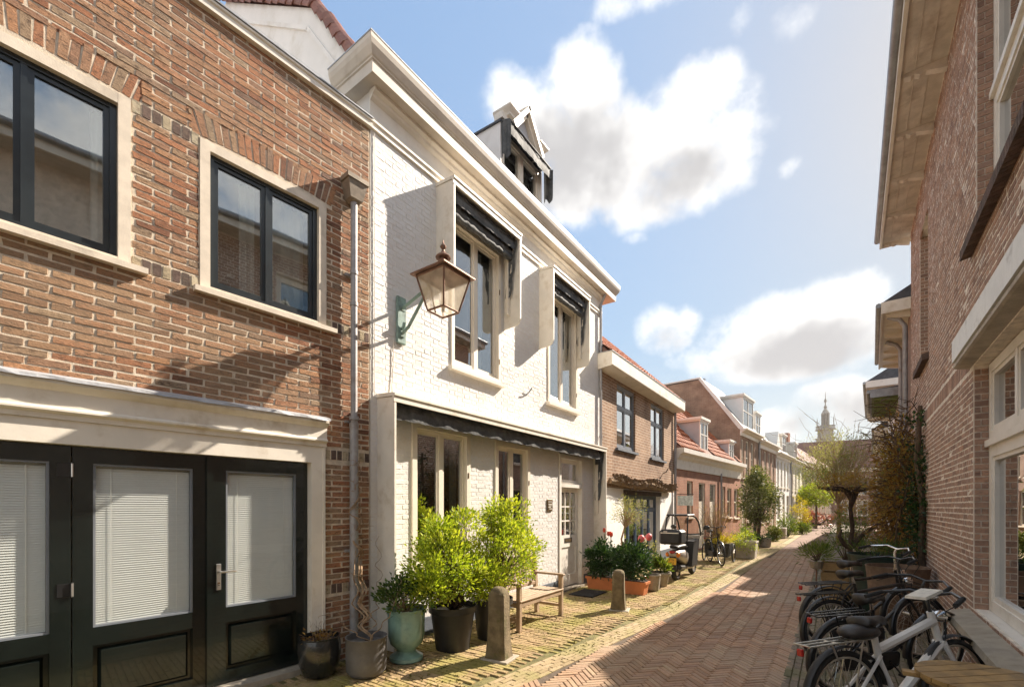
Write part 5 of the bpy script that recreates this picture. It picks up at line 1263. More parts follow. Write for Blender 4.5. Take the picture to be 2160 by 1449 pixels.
# ------------------------------------------------------------------ olive tree and ornaments in front of the shop window
ot = thing('olive_tree', 'small sparse olive tree with silvery leaves by the shop window', 'tree', (-3.92,9.95,0))
m = MB(); m.tube([(0,0,0),(.02,.03,.5),(-.01,.0,.95),(.04,.1,1.25)], [.03,.026,.022,.018], 7)
c_ = clumps(55, (.12,.28,1.55), (.40,.62,.36), .3, -.75)
for (c, v) in c_: m.tube([(.04,.1,1.2), Vector((.04,.1,1.2)).lerp(c,.5)+Vector((0,0,.06)), c], [.009,.006,.002], 4, cap=False)
m.build('trunk', 'twig_pale', ot); foliage('crown', 'leaf_olive', ot, c_, 26, .05, .012, .075)
pot('olive_pot', 'plain stone pot at the foot of the olive tree', 'flower pot', (-3.92,9.95,0), wallprof([(.16,0),(.2,.02),(.22,.3),(.23,.34)]), 'stone_pot', soil=(.2,.3))
for i, (x, y, z, lab) in enumerate(((-3.45,9.9,.98,'lower pink ball on a stick above the hedge'), (-3.38,10.2,1.0,'pink ball on a stick closer to the scooter'))):
    o = thing('pink_ball_stake', lab, 'garden ornament', (x,y,0), 0, 'pink balls on sticks'); MB().ball((0,0,z), .075, .075, .085, 14, 9).build('ball', 'pink', o, smooth='all'); MB().tube([(0,0,0),(0,0,z-.07)], .006, 5).build('stick', 'twig_pale', o)
o = thing('red_tulips', 'cluster of red tulip flowers above the left end of the hedge', 'flowers', (-3.98,9.25,0)); pm_ = MB(); sm_ = MB()
for i in range(5):
    x, y, z = rng.uniform(-.09,.09), rng.uniform(-.12,.12), 1.12+rng.uniform(-.05,.06); pm_.lathe([(.01,-.05),(.03,-.03),(.034,.0),(.026,.035),(.03,.05)], 8, (x,y,z)); sm_.tube([(x*.4,y*.4,0),(x,y,z-.05)], .004, 4)
pm_.build('blossom', 'red_petal', o, smooth='all'); sm_.build('stem', 'bark_green', o)
# ------------------------------------------------------------------ plants farther along the left pavement
def bush(name, label, cat, loc, cl, per, l, wd, mat, spread=.06, stem='bark', up=.35, tr=None, r0=.01):
    s = thing(name, label, cat, loc); foliage('leaves', mat, s, cl, per, l, wd, spread, up); m = MB(); branches(m, (0,0,0), cl[::2], r0)
    if tr: m.tube(tr, [r0*3]*len(tr), 6)
    m.build('stem', stem, s); return s
bush('wall_herb', 'straggly pale herb against the wall beside the scooter', 'plant', (-3.75,11.6,0), clumps(26,(0,0,.42),(.18,.2,.4),.3), 24, .05, .018, 'leaf_olive')
ow = thing('ochre_shrub', 'tall feathery ochre shrub of bare twigs in the dark cargo box', 'shrub', (-2.95,15.2,.55)); m = MB(); stems(m, (0,0,0), 90, 1.25, .34, .006, .07, 7); m.build('twigs', 'twig_pale', ow)
foliage('leaves', 'leaf_ochre', ow, clumps(70,(0,0,.8),(.55,.6,.55),.2), 9, .04, .012, .09)
bush('yellow_shrub', 'low golden yellow shrub spilling over the dark cargo box', 'shrub', (-2.75,15.1,.5), clumps(40,(0,0,.12),(.42,.4,.24),.3,-.6), 34, .05, .022, 'leaf_yellow')
bush('lime_trailer', 'lime green trailing plant hanging over the concrete planter', 'plant', (-2.32,16.6,.55), clumps(40,(0,-.1,-.02),(.4,.42,.32),.4), 34, .05, .024, 'leaf_bright', up=-.2)
cp_ = thing('concrete_planter', 'square concrete planter under the lime green trailing plant', 'planter', (-2.30,16.75,0)); q = lambda s, z: [(-s,-s,z),(s,-s,z),(s,s,z),(-s,s,z)]
m = MB(); m.hexa(q(.27,0)+q(.31,.5)); m.hexa(q(.325,.5001)+q(.325,.55)); m.build('vessel', 'concrete', cp_); MB().box(-.3,.3,-.3,.3,.5505,.56).build('soil','soil',cp_)
bush('round_bush', 'rounded fresh green bush behind the concrete planter', 'shrub', (-2.55,18.0,.45), clumps(40,(0,0,.15),(.38,.4,.4),.4), 34, .055, .025, 'leaf_mid')
pot('dark_tub', 'dark tub under the rounded green bush', 'flower pot', (-2.55,18.0,0), wallprof([(.25,0),(.3,.05),(.34,.45),(.36,.5)]), 'black_plastic', soil=(.3,.44))
it = thing('ivy_tree', 'bushy ivy covered tree in a stone tub before the pink brick house', 'tree', (-2.55,21.8,.35)); c_ = clumps(170, (0,.1,1.55), (.78,.95,1.15), .45, -.95) + clumps(30,(0,0,2.6),(.35,.4,.4),.3)
foliage('crown', 'leaf_ivy', it, c_, 40, .075, .05, .10); m = MB(); m.tube([(0,0,0),(.05,.05,.5),(0,.1,1.2),(0,.1,2.2)], [.07,.06,.05,.02], 7); branches(m, (0,.05,.5), c_[::4], .016); m.build('trunk', 'bark', it)
for i, (x, y, lab) in enumerate(((-2.62,21.7,'stone tub under the ivy covered tree'), (-2.25,21.5,'stone tub set in front of the ivy tree, nearer the road'), (-2.75,20.9,'stone tub at the wall side before the ivy tree'))):
    pot('stone_tub', lab, 'flower pot', (x,y,0), wallprof([(.17,0),(.2,.02),(.23,.35),(.24,.38)]), 'stone_pot', soil=(.2,.33), group='stone tubs at the ivy tree')
bush('tub_greens', 'low dark leaves filling the stone tubs at the ivy tree', 'plant', (-2.4,21.4,.36), clumps(24,(0,0,.06),(.4,.5,.14),.3), 24, .07, .035, 'leaf_dark')
for (nm, lab, x, y, z, r, mt_) in (('small_bush','small olive bush beside the cream house',-2.35,25.5,.3,(.25,.3,.35),'leaf_ivy'),('leafy_bush','bright green bush in a box before the cream house',-1.95,29.0,.6,(.4,.45,.6),'leaf_mid'),('golden_shrub','upright golden shrub in front of the narrow pale house',-1.6,33.5,1.2,(.45,.5,1.1),'leaf_yellow'),('low_greens','low green plants at the foot of the golden shrub',-1.45,32.6,.3,(.4,.5,.35),'leaf_mid')):
    bush(nm, lab, 'shrub', (x,y,0), clumps(50,(0,0,z+.05),r,.4), 30, .09, .04, mt_, .1)
bx_ = MB(); bx_.bevbox(-2.55,-1.95,27.6,28.4,0,.55,.02); tag(bx_.build('planter_box','concrete'), 'grey planter box next to the bright green bush', 'planter')
lt = thing('clipped_tree', 'small tree with a bright green clipped crown far down the street', 'tree', (-.95,41.0,0)); c_ = clumps(120,(0,0,2.55),(1.35,1.2,.75),.5); foliage('crown', 'leaf_bright', lt, c_, 36, .14, .08, .2); MB().tube([(0,0,0),(.02,0,1.2),(0,0,2.4)], [.09,.07,.06], 7).build('trunk', 'bark', lt)
bush('red_bush', 'dark red leaved bush under the clipped green tree', 'shrub', (-1.1,43.0,0), clumps(60,(0,0,.7),(1.3,.9,.6),.4), 26, .13, .06, 'leaf_red', .15)
# ------------------------------------------------------------------ plants on the right pavement
ut = thing('umbrella_tree', 'dark tree trained flat like an umbrella above the right pavement', 'tree', (.45,15.8,0))
m = MB(); m.tube([(.02,0,0),(-.03,.0,.5),(.03,.02,1.1),(-.02,.01,1.6),(0,0,2.1)], [.085,.06,.052,.05,.045], 9); m.tube([(.0,0,.5),(-.16,-.06,.62),(-.27,-.1,.85),(-.22,-.08,1.05)], [.06,.06,.05,.02], 7); m.tube([(0,0,.55),(.28,.1,.95),(.6,.2,1.2),(.95,.3,1.3)], [.07,.05,.04,.02], 7)
for k in range(9):
    a = 2*math.pi*k/9+rng.uniform(-.2,.2); L = rng.uniform(.75,1.1); p = [(0,0,1.62+.25*rng.random())]
    for j in range(1,6): f = j/5; p.append((L*f*math.cos(a)+rng.uniform(-.04,.04), L*f*math.sin(a)+rng.uniform(-.04,.04), 1.95+.27*f**.35+rng.uniform(-.03,.03)))
    m.tube(p, [.04,.036,.032,.027,.02,.009], 6)
    for j in range(14):
        q = Vector(p[rng.randrange(1,6)]); d = Vector((rng.gauss(0,.7),rng.gauss(0,.7),rng.uniform(-.3,.9))).normalized(); l = rng.uniform(.15,.45); m.tube([q,q+d*l*.5+rdir()*.03,q+d*l+rdir()*.08], [.008,.005,.002], 4, cap=False)
m.build('trunk', 'wood_dark', ut); foliage('crown', 'leaf_ochre', ut, clumps(110,(0,0,2.38),(1.0,1.0,.20),.2), 20, .055, .025, .10)
m = MB()
for k in range(130):
    a = rng.uniform(0,6.28); q = Vector((math.cos(a)*rng.uniform(.1,1.05), math.sin(a)*rng.uniform(.1,1.05), 2.2)); d = Vector((rng.gauss(0,.6),rng.gauss(0,.6),rng.uniform(.1,1))).normalized(); l = rng.uniform(.2,.55); m.tube([q,q+d*l*.5+rdir()*.05,q+d*l+rdir()*.1], [.006,.004,.0015], 3, cap=False)
m.build('twigs', 'twig_pale', ut)
ts = thing('sparse_tree', 'tall feathery tree of fine twigs and yellow-green buds in front of the tower', 'tree', (.25,24.5,0)); m = MB(); m.tube([(0,0,0),(.03,0,1.2),(0,.0,2.0)], [.10,.08,.07], 7); stems(m, (0,0,1.8), 46, 3.7, .40, .016, .07, 8); stems(m, (0,0,1.3), 26, 2.6, .75, .012, .08, 7); m.build('trunk', 'twig_pale', ts)
foliage('crown', 'leaf_olive', ts, clumps(230,(0,0,3.5),(1.5,1.35,1.65),.1), 34, .07, .026, .18, up=.8); foliage('crown', 'leaf_mid', ts, clumps(70,(-.85,0,3.0),(.7,.7,.8),.2), 26, .065, .024, .15, up=.7)
bush('yellow_hedge', 'loose ochre and green shrubs behind the umbrella tree', 'shrub', (.75,19.5,0), clumps(80,(0,0,1.2),(.8,1.3,1.1),.3), 26, .07, .03, 'leaf_ochre', .1)
bush('green_shrub', 'dark green shrub at the foot of the umbrella tree', 'shrub', (.35,16.6,0), clumps(70,(0,0,.95),(.55,.7,.8),.3), 30, .06, .025, 'leaf_mid', .09)
vc = thing('brown_climber', 'big brown half-dry climber covering the corner of the right house', 'climber', (1.02,10.7,0)); m = MB()
for k in range(12):
    x, y = rng.uniform(-.15,.2), rng.uniform(-.7,.8); p = [Vector((x,y,0))]
    for j in range(1,10): p.append(Vector((x+.10*math.sin(j*1.3+k)+.12*rng.uniform(-.5,.5), y+.14*math.sin(j*.9+k*2), j*.36)))
    m.tube(p, [.03-.0026*j for j in range(10)], 6)
m.tube([(.17,-1.15,.0),(.14,-1.12,1.0),(.16,-1.1,1.7),(.1,-1.02,2.4),(.14,-1.0,3.3)], [.05,.045,.04,.04,.03], 8)
c_ = clumps(200,(-.02,-.05,2.05),(.28,.98,1.3),.2) + clumps(30,(-.12,.1,1.5),(.25,.7,.8),.2) + clumps(24,(-.1,.0,.7),(.3,.8,.5),.2)
for (c, v) in c_:
    for j in range(2): q = c+rdir()*.42; m.tube([c, c.lerp(q,.5)+rdir()*.10, q], [.007,.005,.002], 4, cap=False)
for k in range(70):
    c = Vector((rng.gauss(.0,.14), rng.gauss(-.1,.5), rng.uniform(2.7,3.5))); q = c+Vector((rng.uniform(-.6,.2), rng.uniform(-.6,.5), rng.uniform(-.25,.35))); m.tube([c, c.lerp(q,.5)+rdir()*.14, q], [.010,.007,.003], 4, cap=False)
m.build('stem', 'bark', vc); foliage('leaves', 'leaf_brown', vc, c_, 32, .075, .026, .13, up=-.15)
foliage('leaves', 'leaf_olive', vc, clumps(34,(-.08,.0,2.2),(.25,.8,1.0),.2), 18, .06, .022, .12); foliage('ivy_leaves', 'leaf_dark', vc, clumps(60,(.16,-1.0,1.7),(.10,.40,1.5),.2), 24, .06, .045, .08)
pot('green_barrel', 'large dark green barrel planter behind the bicycles', 'planter', (.62,9.35,0), wallprof([(.30,0),(.33,.05),(.38,.4),(.40,.86),(.42,.90),(.42,.93)]), 'green_barrel', n=32, soil=(.38,.86))
bush('barrel_grass', 'spiky green grass growing in the dark green barrel', 'plant', (.62,9.35,.86), clumps(22,(0,0,.08),(.3,.3,.14),.3,-.2), 14, .15, .011, 'leaf_urn', up=1.2)
pot('clay_tub', 'wide brown clay tub between the barrel and the wall', 'planter', (.77,8.52,0), wallprof([(.28,0),(.3,.03),(.34,.6),(.36,.8),(.37,.84)]), 'clay_brown', n=32, soil=(.33,.78))
ct = thing('wooden_crate', 'yellowish wooden crate standing behind the saddles', 'crate', (.08,9.9,0))
for k in range(4):
    for (a, b, c, d) in ((-.22,.22,-.16,-.145),(-.22,.22,.145,.16)): MB().box(a,b,c,d,.06+k*.17,.19+k*.17).build('slat','crate_wood',ct)
    for (a, b, c, d) in ((-.235,-.2201,-.16,.16),(.2201,.235,-.16,.16)): MB().box(a,b,c,d,.06+k*.17,.19+k*.17).build('slat','crate_wood',ct)
for (x, y) in ((-.2,-.13),(.2,-.13),(-.2,.13),(.2,.13)): MB().box(x-.015,x+.015,y-.0149,y+.0149,0,.74).build('corner_post','crate_wood',ct)
MB().box(-.22,.22,-.145,.145,.05,.06).build('bottom_board','crate_wood',ct)
bush('heather_pot', 'spiky grey-green plant on a stand beside the wooden crate', 'plant', (-.22,9.75,.72), clumps(34,(0,0,.14),(.24,.26,.2),.25,-.4), 28, .09, .01, 'leaf_mid', up=.8)
o = thing('plant_stand', 'thin metal stand with a small brown pot carrying the spiky plant', 'plant stand', (-.22,9.75,0)); MB().tube([(0,0,0),(0,0,.58)], .012, 8).build('post','copper',o); MB().lathe([(.05,0),(.09,.02),(.11,.14)],14,(0,0,.58)).build('dish','hopper',o); MB().box(-.12,.12,-.12,.12,0,.02).build('foot','black_metal',o)
# ------------------------------------------------------------------ stone bollards
def bollard(loc, label, h, wd, rz):
    o = thing('stone_bollard', label, 'bollard', loc, rz, 'weathered stone bollards'); m = MB(); rows = []
    for (z, s, ch) in ((0,1.28,.16),(.03,1.24,.2),(h*.25,1.08,.22),(h*.55,1.0,.24),(h*.84,.98,.26),(h*.91,.93,.3),(h*.96,.78,.38),(h*.99,.5,.45),(h,.2,.5)):
        w_ = wd/2*s; c = w_*ch*1.2; rows.append([(x+rng.uniform(-.003,.003), y+rng.uniform(-.003,.003), z) for x, y in ((-w_+c,-w_),(w_-c,-w_),(w_,-w_+c),(w_,w_-c),(w_-c,w_),(-w_+c,w_),(-w_,w_-c),(-w_,-w_+c))])
    ps = [p for r in rows for p in r]; n = len(rows); m.poly(ps, [(8*i+j,8*i+(j+1)%8,8*i+8+(j+1)%8,8*i+8+j) for i in range(n-1) for j in range(8)] + [tuple(range(7,-1,-1)), tuple(range(8*n-8,8*n))])
    m.build('post', 'bollard_stone', o, smooth=35); MB().bevbox(-wd*.75,wd*.9,-wd*.8,wd*.75,-.02,.018,.006).build('foot_slab','stone_sill',o); return o
bollard((-3.05,4.09,0), 'nearer stone bollard, in front of the black tubs', .80, .20, RAD(8)); bollard((-2.86,7.12,0), 'farther stone bollard, in front of the orange troughs', .66, .19, RAD(14))
# ------------------------------------------------------------------ teak bench (faces the road, back to the white wall)
bn = thing('garden_bench', 'weathered teak garden bench against the white wall', 'bench', (-3.92,5.05,0), RAD(90)); L = 1.22   # local x along the wall, -y to the road
for (u) in (.03, L-.03):
    MB().bevbox(u-.03,u+.03,-.50,-.44,0,.62,.004).build('front_leg','teak',bn)
    m = MB(); m.hexa([(u-.03,-.06,0),(u+.03,-.06,0),(u+.03,0,0),(u-.03,0,0),(u-.03,.0,.92),(u+.03,.0,.92),(u+.03,.05,.92),(u-.03,.05,.92)]); m.build('back_leg','teak',bn)
    MB().bevbox(u-.036,u+.036,-.53,.0,.621,.65,.008).build('armrest','teak',bn); MB().bevbox(u-.02,u+.02,-.44,-.05,.14,.18,.003).build('side_rail','teak',bn); MB().bevbox(u-.02,u+.02,-.44,-.05,.33,.39,.003).build('side_rail','teak',bn)
MB().bevbox(.06,L-.06,-.495,-.465,.33,.40,.004).build('front_rail','teak',bn); MB().bevbox(.06,L-.06,-.02,.01,.33,.40,.004).build('back_rail','teak',bn)
for k in range(6): MB().bevbox(.01,L-.01,-.51+k*.078,-.445+k*.078,.401,.422,.005).build('seat_slat','teak',bn)
m = MB(); m.hexa([(.06,.0,.82),(L-.06,.0,.82),(L-.06,.04,.82),(.06,.04,.82),(.06,.005,.93),(L-.06,.005,.93),(L-.06,.045,.93),(.06,.045,.93)]); m.build('top_rail','teak',bn)
MB().bevbox(.06,L-.06,-.025,.01,.45,.50,.004).build('lower_back_rail','teak',bn)
for k in range(13):
    u = .12+k*(L-.24)/12; m = MB(); m.hexa([(u-.02,-.015,.50),(u+.02,-.015,.50),(u+.02,.002,.50),(u-.02,.002,.50),(u-.02,.012,.82),(u+.02,.012,.82),(u+.02,.028,.82),(u-.02,.028,.82)]); m.build('back_slat','teak',bn)
# ------------------------------------------------------------------ bicycles
def wheel(parent, x, r=.34, tyre='black_rubber', rim='steel'):
    w_ = MB(); w_.tube([(x,-.05,r),(x,.05,r)], .02, 10); wo_ = w_.build('wheel', 'steel', parent, smooth=True)
    MB().torus((x,0,r), r-.02, .02, 36, 8).build('tyre', tyre, wo_, smooth='all'); MB().torus((x,0,r), r-.047, .010, 36, 6).build('rim', rim, wo_, smooth='all')
    s = MB()
    for k in range(24):
        a = 2*math.pi*k/24; b = a+(.25 if k % 2 else -.25); s.tube([(x+.02*math.cos(b), (.03 if k % 4 < 2 else -.03), r+.02*math.sin(b)), (x+(r-.05)*math.cos(a),0,r+(r-.05)*math.sin(a))], .0014, 3, cap=False)
    s.build('spokes', 'steel', wo_); return wo_
def guard(parent, x, r, a0, a1, mat, wd=.028):
    m = MB(); n = 22; ps = []
    for i in range(n+1):
        a = RAD(a0+(a1-a0)*i/n); 
        for (q, y) in ((r+.024,-wd),(r+.036,-wd*.5),(r+.036,wd*.5),(r+.024,wd)): ps.append((x+q*math.cos(a), y, .34+q*math.sin(a)))
    m.poly(ps, [(4*i+j,4*i+j+1,4*i+5+j,4*i+4+j) for i in range(n) for j in range(3)]); return m.build('mudguard', mat, parent, smooth='all')
def saddle(parent, x, z, mat='leather', s=1):
    m = MB(); rows = []
    for (dx, w_, h) in ((-.13,.075,.0),(-.11,.095,.02),(-.05,.09,.015),(.02,.05,.01),(.09,.025,.012),(.135,.018,.0)):
        rows.append([(x+dx*s, w_*math.cos(a)*s, z+h+(.03*math.sin(a) if math.sin(a) > 0 else .055*math.sin(a)*(1 if dx < 0 else .6))*s) for a in [2*math.pi*j/10 for j in range(10)]])
    ps = [p for r in rows for p in r]; n = len(rows); m.poly(ps, [(10*i+j,10*i+(j+1)%10,10*i+10+(j+1)%10,10*i+10+j) for i in range(n-1) for j in range(10)] + [tuple(range(9,-1,-1)), tuple(range(10*n-10,10*n))]); return m.build('saddle', mat, parent, smooth='all')
def bicycle(label, loc, rz, lean=0, frame='black_metal', bar='chrome', kind='city', group=None, basket=False, seat=.92, barz=1.08, tube=.016):
    b = thing('bicycle', label, 'bicycle', loc, rz, group); b.rotation_euler = (lean, 0, rz); WB = 1.08
    wheel(b, 0, rim='steel'); wheel(b, WB, rim='steel')
    BB = (.46,0,.29); ST = (.30,0,seat-.10); HD = (WB-.20,0,.90); HB = (WB-.135,0,.66)
    f = MB(); f.tube([BB, (.33,0,seat-.28), ST], [tube*1.1]*3, 8); f.tube([HD, HB], tube*1.25, 8); f.tube([BB, HB], tube*(1.3 if kind == 'city' else 1.75), 8)
    if kind == 'step': f.tube([(.43,0,.45),(.6,0,.42),HB], tube*1.2, 8)
    else: f.tube([(.325,0,seat-.20),(HD[0]+.02,0,.83)], tube*(1.2 if kind == 'city' else 1.6), 8)
    for s in (-1,1):
        f.tube([(0,s*.055,.34),(BB[0],s*.03,BB[2])], tube*.7, 6); f.tube([(0,s*.055,.34),(.325,s*.02,seat-.24)], tube*.6, 6)
    f.build('frame', frame, b, smooth=True)
    fk = MB()
    for s in (-1,1): fk.tube([(HB[0],s*.03,.66),(WB-.03,s*.05,.46),(WB,s*.05,.34)], [tube,tube*.8,tube*.6], 7)
    fk.tube([(HB[0],-.04,.665),(HB[0],.04,.665)], tube, 7); fk.build('fork', frame, b, smooth=True)
    hb2 = MB(); hb2.tube([HD, (HD[0]-.02,0,barz-.04), (HD[0]-.0,0,barz)], .013, 8)
    hb2.tube([(HD[0]-.20,-.30,barz-.02),(HD[0]-.10,-.27,barz+.01),(HD[0]+.02,-.14,barz+.03),(HD[0]+.02,0,barz),(HD[0]+.02,.14,barz+.03),(HD[0]-.10,.27,barz+.01),(HD[0]-.20,.30,barz-.02)], .011, 8); hbo = hb2.build('handlebar', bar, b, smooth=True)
    for s in (-1,1):
        MB().tube([(HD[0]-.09,s*.272,barz+.01),(HD[0]-.23,s*.308,barz-.026)], .017, 8).build('grip','black_rubber',hbo); MB().tube([(HD[0]-.06,s*.255,barz+.012),(HD[0]-.10,s*.262,barz-.02),(HD[0]-.20,s*.285,barz-.05)], .005, 5).build('brake_lever','chrome' if bar == 'chrome' else 'black_metal',hbo)
    MB().tube([ST,(ST[0]-.02,0,seat-.02)], .013, 8).build('seat_post','chrome',b); saddle(b, .28, seat)
    guard(b, 0, .34, 10, 215, frame if frame != 'bike_white' else 'black_plastic'); guard(b, WB, .34, 25, 190, frame if frame != 'bike_white' else 'black_plastic')
    r = MB()
    for y in (-.06,0,.06): r.tube([(-.36,y,.74),(.22,y,.76)], .007, 6)
    for x in (-.36,-.1,.1): r.tube([(x,-.06,.745),(x,.06,.745)], .006, 6)
    for s in (-1,1): r.tube([(0,s*.06,.36),(-.16,s*.06,.74)], .006, 6); r.tube([(0,s*.06,.36),(.12,s*.06,.755)], .006, 6)
    ro = r.build('rear_rack', 'black_metal' if frame != 'bike_white' else 'steel', b); MB().bevbox(-.385,-.36,-.022,.022,.67,.72,.006).build('rear_light','red_lens',b)
    c = MB(); c.lathe([(.09,-.006),(.09,.006)], 20); cr_ = [(v[0]+BB[0], v[2]-.05, v[1]+BB[2]) for v in c.v]; c.v = cr_; c.tube([(BB[0],-.07,BB[2]),(BB[0]+.12,-.08,BB[2]-.12)], .008, 6); c.tube([(BB[0],.07,BB[2]),(BB[0]-.12,.08,BB[2]+.12)], .008, 6); c.box(BB[0]+.08,BB[0]+.16,-.17,-.085,BB[2]-.13,BB[2]-.11); c.box(BB[0]-.16,BB[0]-.08,.085,.17,BB[2]+.11,BB[2]+.13); c.build('crank_set','black_metal',b)
    cg_ = MB(); cg_.bevbox(-.06,BB[0]+.12,-.062,-.04,BB[2]-.055,BB[2]+.085,.02); cg_.build('chain_guard','black_plastic',b)
    hl = MB(); hl.lathe([(.02,-.05),(.035,-.03),(.045,.01),(.045,.02)],12); hl.v = [(v[2]+HD[0]+.09, v[1], v[0]+.86) for v in hl.v]; hl.build('head_light','chrome',b,smooth=True)
    ks = MB(); ks.tube([(.12,.05,.30),(.05,.17,.02)], .009, 6); ks.build('kickstand','black_metal',b)
    cb_ = MB()
    for s in (-1,1): cb_.tube([(HD[0]-.05,s*.25,barz),(HD[0]+.12,s*.12,barz-.06),(HD[0]+.10,s*.04,.9),(HB[0]+.02,s*.03,.7)], .004, 5)
    cb_.build('brake_cable','black_rubber',b); return b
bicycle('black city bicycle with polished silver handlebars leaning at the right wall', (-.05,6.92,0), RAD(40), RAD(3), 'black_metal', 'chrome', 'city', 'bicycles parked at the right wall', seat=.98, barz=1.16)
bicycle('black bicycle with straight black handlebar between the silver barred and white ones', (.02,6.05,0), RAD(42), RAD(-4), 'black_metal', 'black_metal', 'city', 'bicycles parked at the right wall', seat=.95, barz=1.10)
bw = bicycle('white framed electric bicycle with a wide black saddle beside the round table', (.11,3.95,0), RAD(50), RAD(-5), 'bike_white', 'black_metal', 'trekking', 'bicycles parked at the right wall', seat=.86, barz=1.02, tube=.02)
m = MB(); m.hexa([(.74,-.075,1.0),(.92,-.075,1.05),(.92,.075,1.05),(.74,.075,1.0),(.74,-.07,1.02),(.915,-.07,1.068),(.915,.07,1.068),(.74,.07,1.02)]); m.build('display','papers',bw)
m = MB(); m.ball((.16,0,.80), .16, .11, .055, 14, 8); m.build('saddle_cover','leather',bw,smooth='all')
bicycle('black bicycle parked facing the road behind the scooter', (-3.05,14.9,0), RAD(-62), RAD(4), 'black_metal', 'black_metal', 'city', seat=.95, barz=1.08)
b4 = bicycle('dark low step-through bicycle squeezed between the straight barred and white ones', (.06,5.10,0), RAD(47), RAD(4), 'black_metal', 'black_metal', 'step', 'bicycles parked at the right wall', seat=.86, barz=1.0)
# far bicycle under the red bush
bicycle('dark bicycle far down the street under the red bush', (-1.2,42.2,0), RAD(20), 0, 'black_metal', 'black_metal', 'step')
# ------------------------------------------------------------------ dark cargo box on wheels with plants
cg2 = thing('cargo_cart', 'dark wooden cargo box on spoked wheels used as a planter', 'cart', (-2.85,15.15,0)); q = lambda s, z: [(-.36*s,-.32*s,z),(.36*s,-.32*s,z),(.36*s,.32*s,z),(-.36*s,.32*s,z)]
m = MB(); m.hexa(q(.82,.16)+q(1,.56)); m.build('box','black_plastic',cg2); MB().box(-.33,.33,-.29,.29,.5601,.57).build('soil','soil',cg2)
for x in (-.42,.42):
    wm = MB(); wm.torus((x,0,.28), .26, .02, 28, 6, 'x'); wo_ = wm.build('wheel','black_rubber',cg2,smooth='all'); s = MB()
    for k in range(12): a = 2*math.pi*k/12; s.tube([(x,0,.28),(x,.25*math.cos(a),.28+.25*math.sin(a))], .003, 3, cap=False)
    s.build('spokes','steel',wo_)
MB().tube([(-.42,0,.28),(.42,0,.28)], .012, 6).build('axle','black_metal',cg2)
# ------------------------------------------------------------------ roofed scooter
sco = thing('roofed_scooter', 'silver scooter with a black roof, clear windscreen and black top case', 'scooter', (-2.93,10.72,0), RAD(87))   # local x forward
def loft(name, rows, mat, parent, n=14, e=2.4):
    """rows: (x, z centre, half width, half height)"""
    m = MB(); ps = []
    for (x, z, w_, h_) in rows:
        for j in range(n):
            a = 2*math.pi*j/n; c, s = math.cos(a), math.sin(a); ps.append((x, w_*math.copysign(abs(c)**(2/e), c), z+h_*math.copysign(abs(s)**(2/e), s)))
    k = len(rows); m.poly(ps, [(n*i+j,n*i+(j+1)%n,n*i+n+(j+1)%n,n*i+n+j) for i in range(k-1) for j in range(n)] + [tuple(range(n-1,-1,-1)), tuple(range(n*k-n,n*k))]); return m.build(name, mat, parent, smooth=50)
for x in (.0, 1.22):
    w_ = MB(); w_.torus((x,0,.225), .165, .06, 32, 10); wo_ = w_.build('wheel','black_rubber',sco,smooth='all'); r = MB(); r.lathe([(.12,-.04),(.12,.04)],20); r.v = [(v[0]+x, v[2], v[1]+.225) for v in r.v]; r.build('rim','silver_paint',wo_,smooth=True)
loft('rear_body', [(-.24,.62,.07,.05),(-.18,.61,.13,.09),(.0,.58,.17,.13),(.22,.54,.18,.17),(.40,.50,.17,.19),(.52,.46,.13,.17)], 'silver_paint', sco)
loft('engine', [(-.1,.26,.08,.06),(.05,.27,.12,.10),(.3,.28,.13,.11),(.42,.28,.09,.08)], 'black_plastic', sco)
loft('seat', [(-.12,.76,.10,.03),(.0,.775,.14,.05),(.3,.77,.15,.055),(.5,.75,.12,.05),(.56,.74,.08,.03)], 'black_plastic', sco)
loft('floorboard', [(.40,.26,.15,.05),(.7,.24,.17,.04),(.95,.27,.17,.05)], 'silver_paint', sco)
m = MB(); m.hexa([(.92,-.19,.24),(.98,-.19,.24),(.98,.19,.24),(.92,.19,.24),(1.06,-.24,.98),(1.13,-.17,1.0),(1.13,.17,1.0),(1.06,.24,.98)]); m.build('leg_shield','silver_paint',sco)
loft('front_fairing', [(1.0,.62,.18,.34),(1.1,.66,.16,.30),(1.2,.70,.10,.20),(1.24,.72,.05,.1)], 'silver_paint', sco)
loft('front_guard', [(1.0,.42,.04,.03),(1.1,.47,.075,.05),(1.25,.48,.08,.05),(1.40,.42,.06,.04),(1.46,.36,.03,.02)], 'silver_paint', sco)
m = MB(); m.tube([(1.22,-.07,.225),(1.15,-.06,.6),(1.08,0,.95)], .022, 8); m.tube([(1.22,.07,.225),(1.15,.06,.6),(1.08,0,.95)], .022, 8); m.build('fork','black_metal',sco)
m = MB(); m.tube([(.98,-.34,1.03),(1.03,-.2,1.02),(1.06,0,1.0),(1.03,.2,1.02),(.98,.34,1.03)], .016, 8); hbo = m.build('handlebar','black_metal',sco,smooth=True)
for s in (-1,1):
    m = MB(); m.ball((1.04,s*.40,1.18), .025, .075, .055, 12, 8); m.tube([(1.02,s*.26,1.03),(1.04,s*.36,1.15)], .008, 6); m.build('mirror','black_plastic',sco,smooth='all')
tc_ = MB(); tc_.bevbox(-.42,-.02,-.25,.25,.84,1.17,.05); tco = tc_.build('top_case','black_plastic',sco); MB().bevbox(-.425,-.4201,-.2,.2,1.09,1.11,.001).build('case_seam','steel',tco); MB().box(-.43,-.4251,.05,.13,1.12,1.14).build('case_badge','papers',tco)
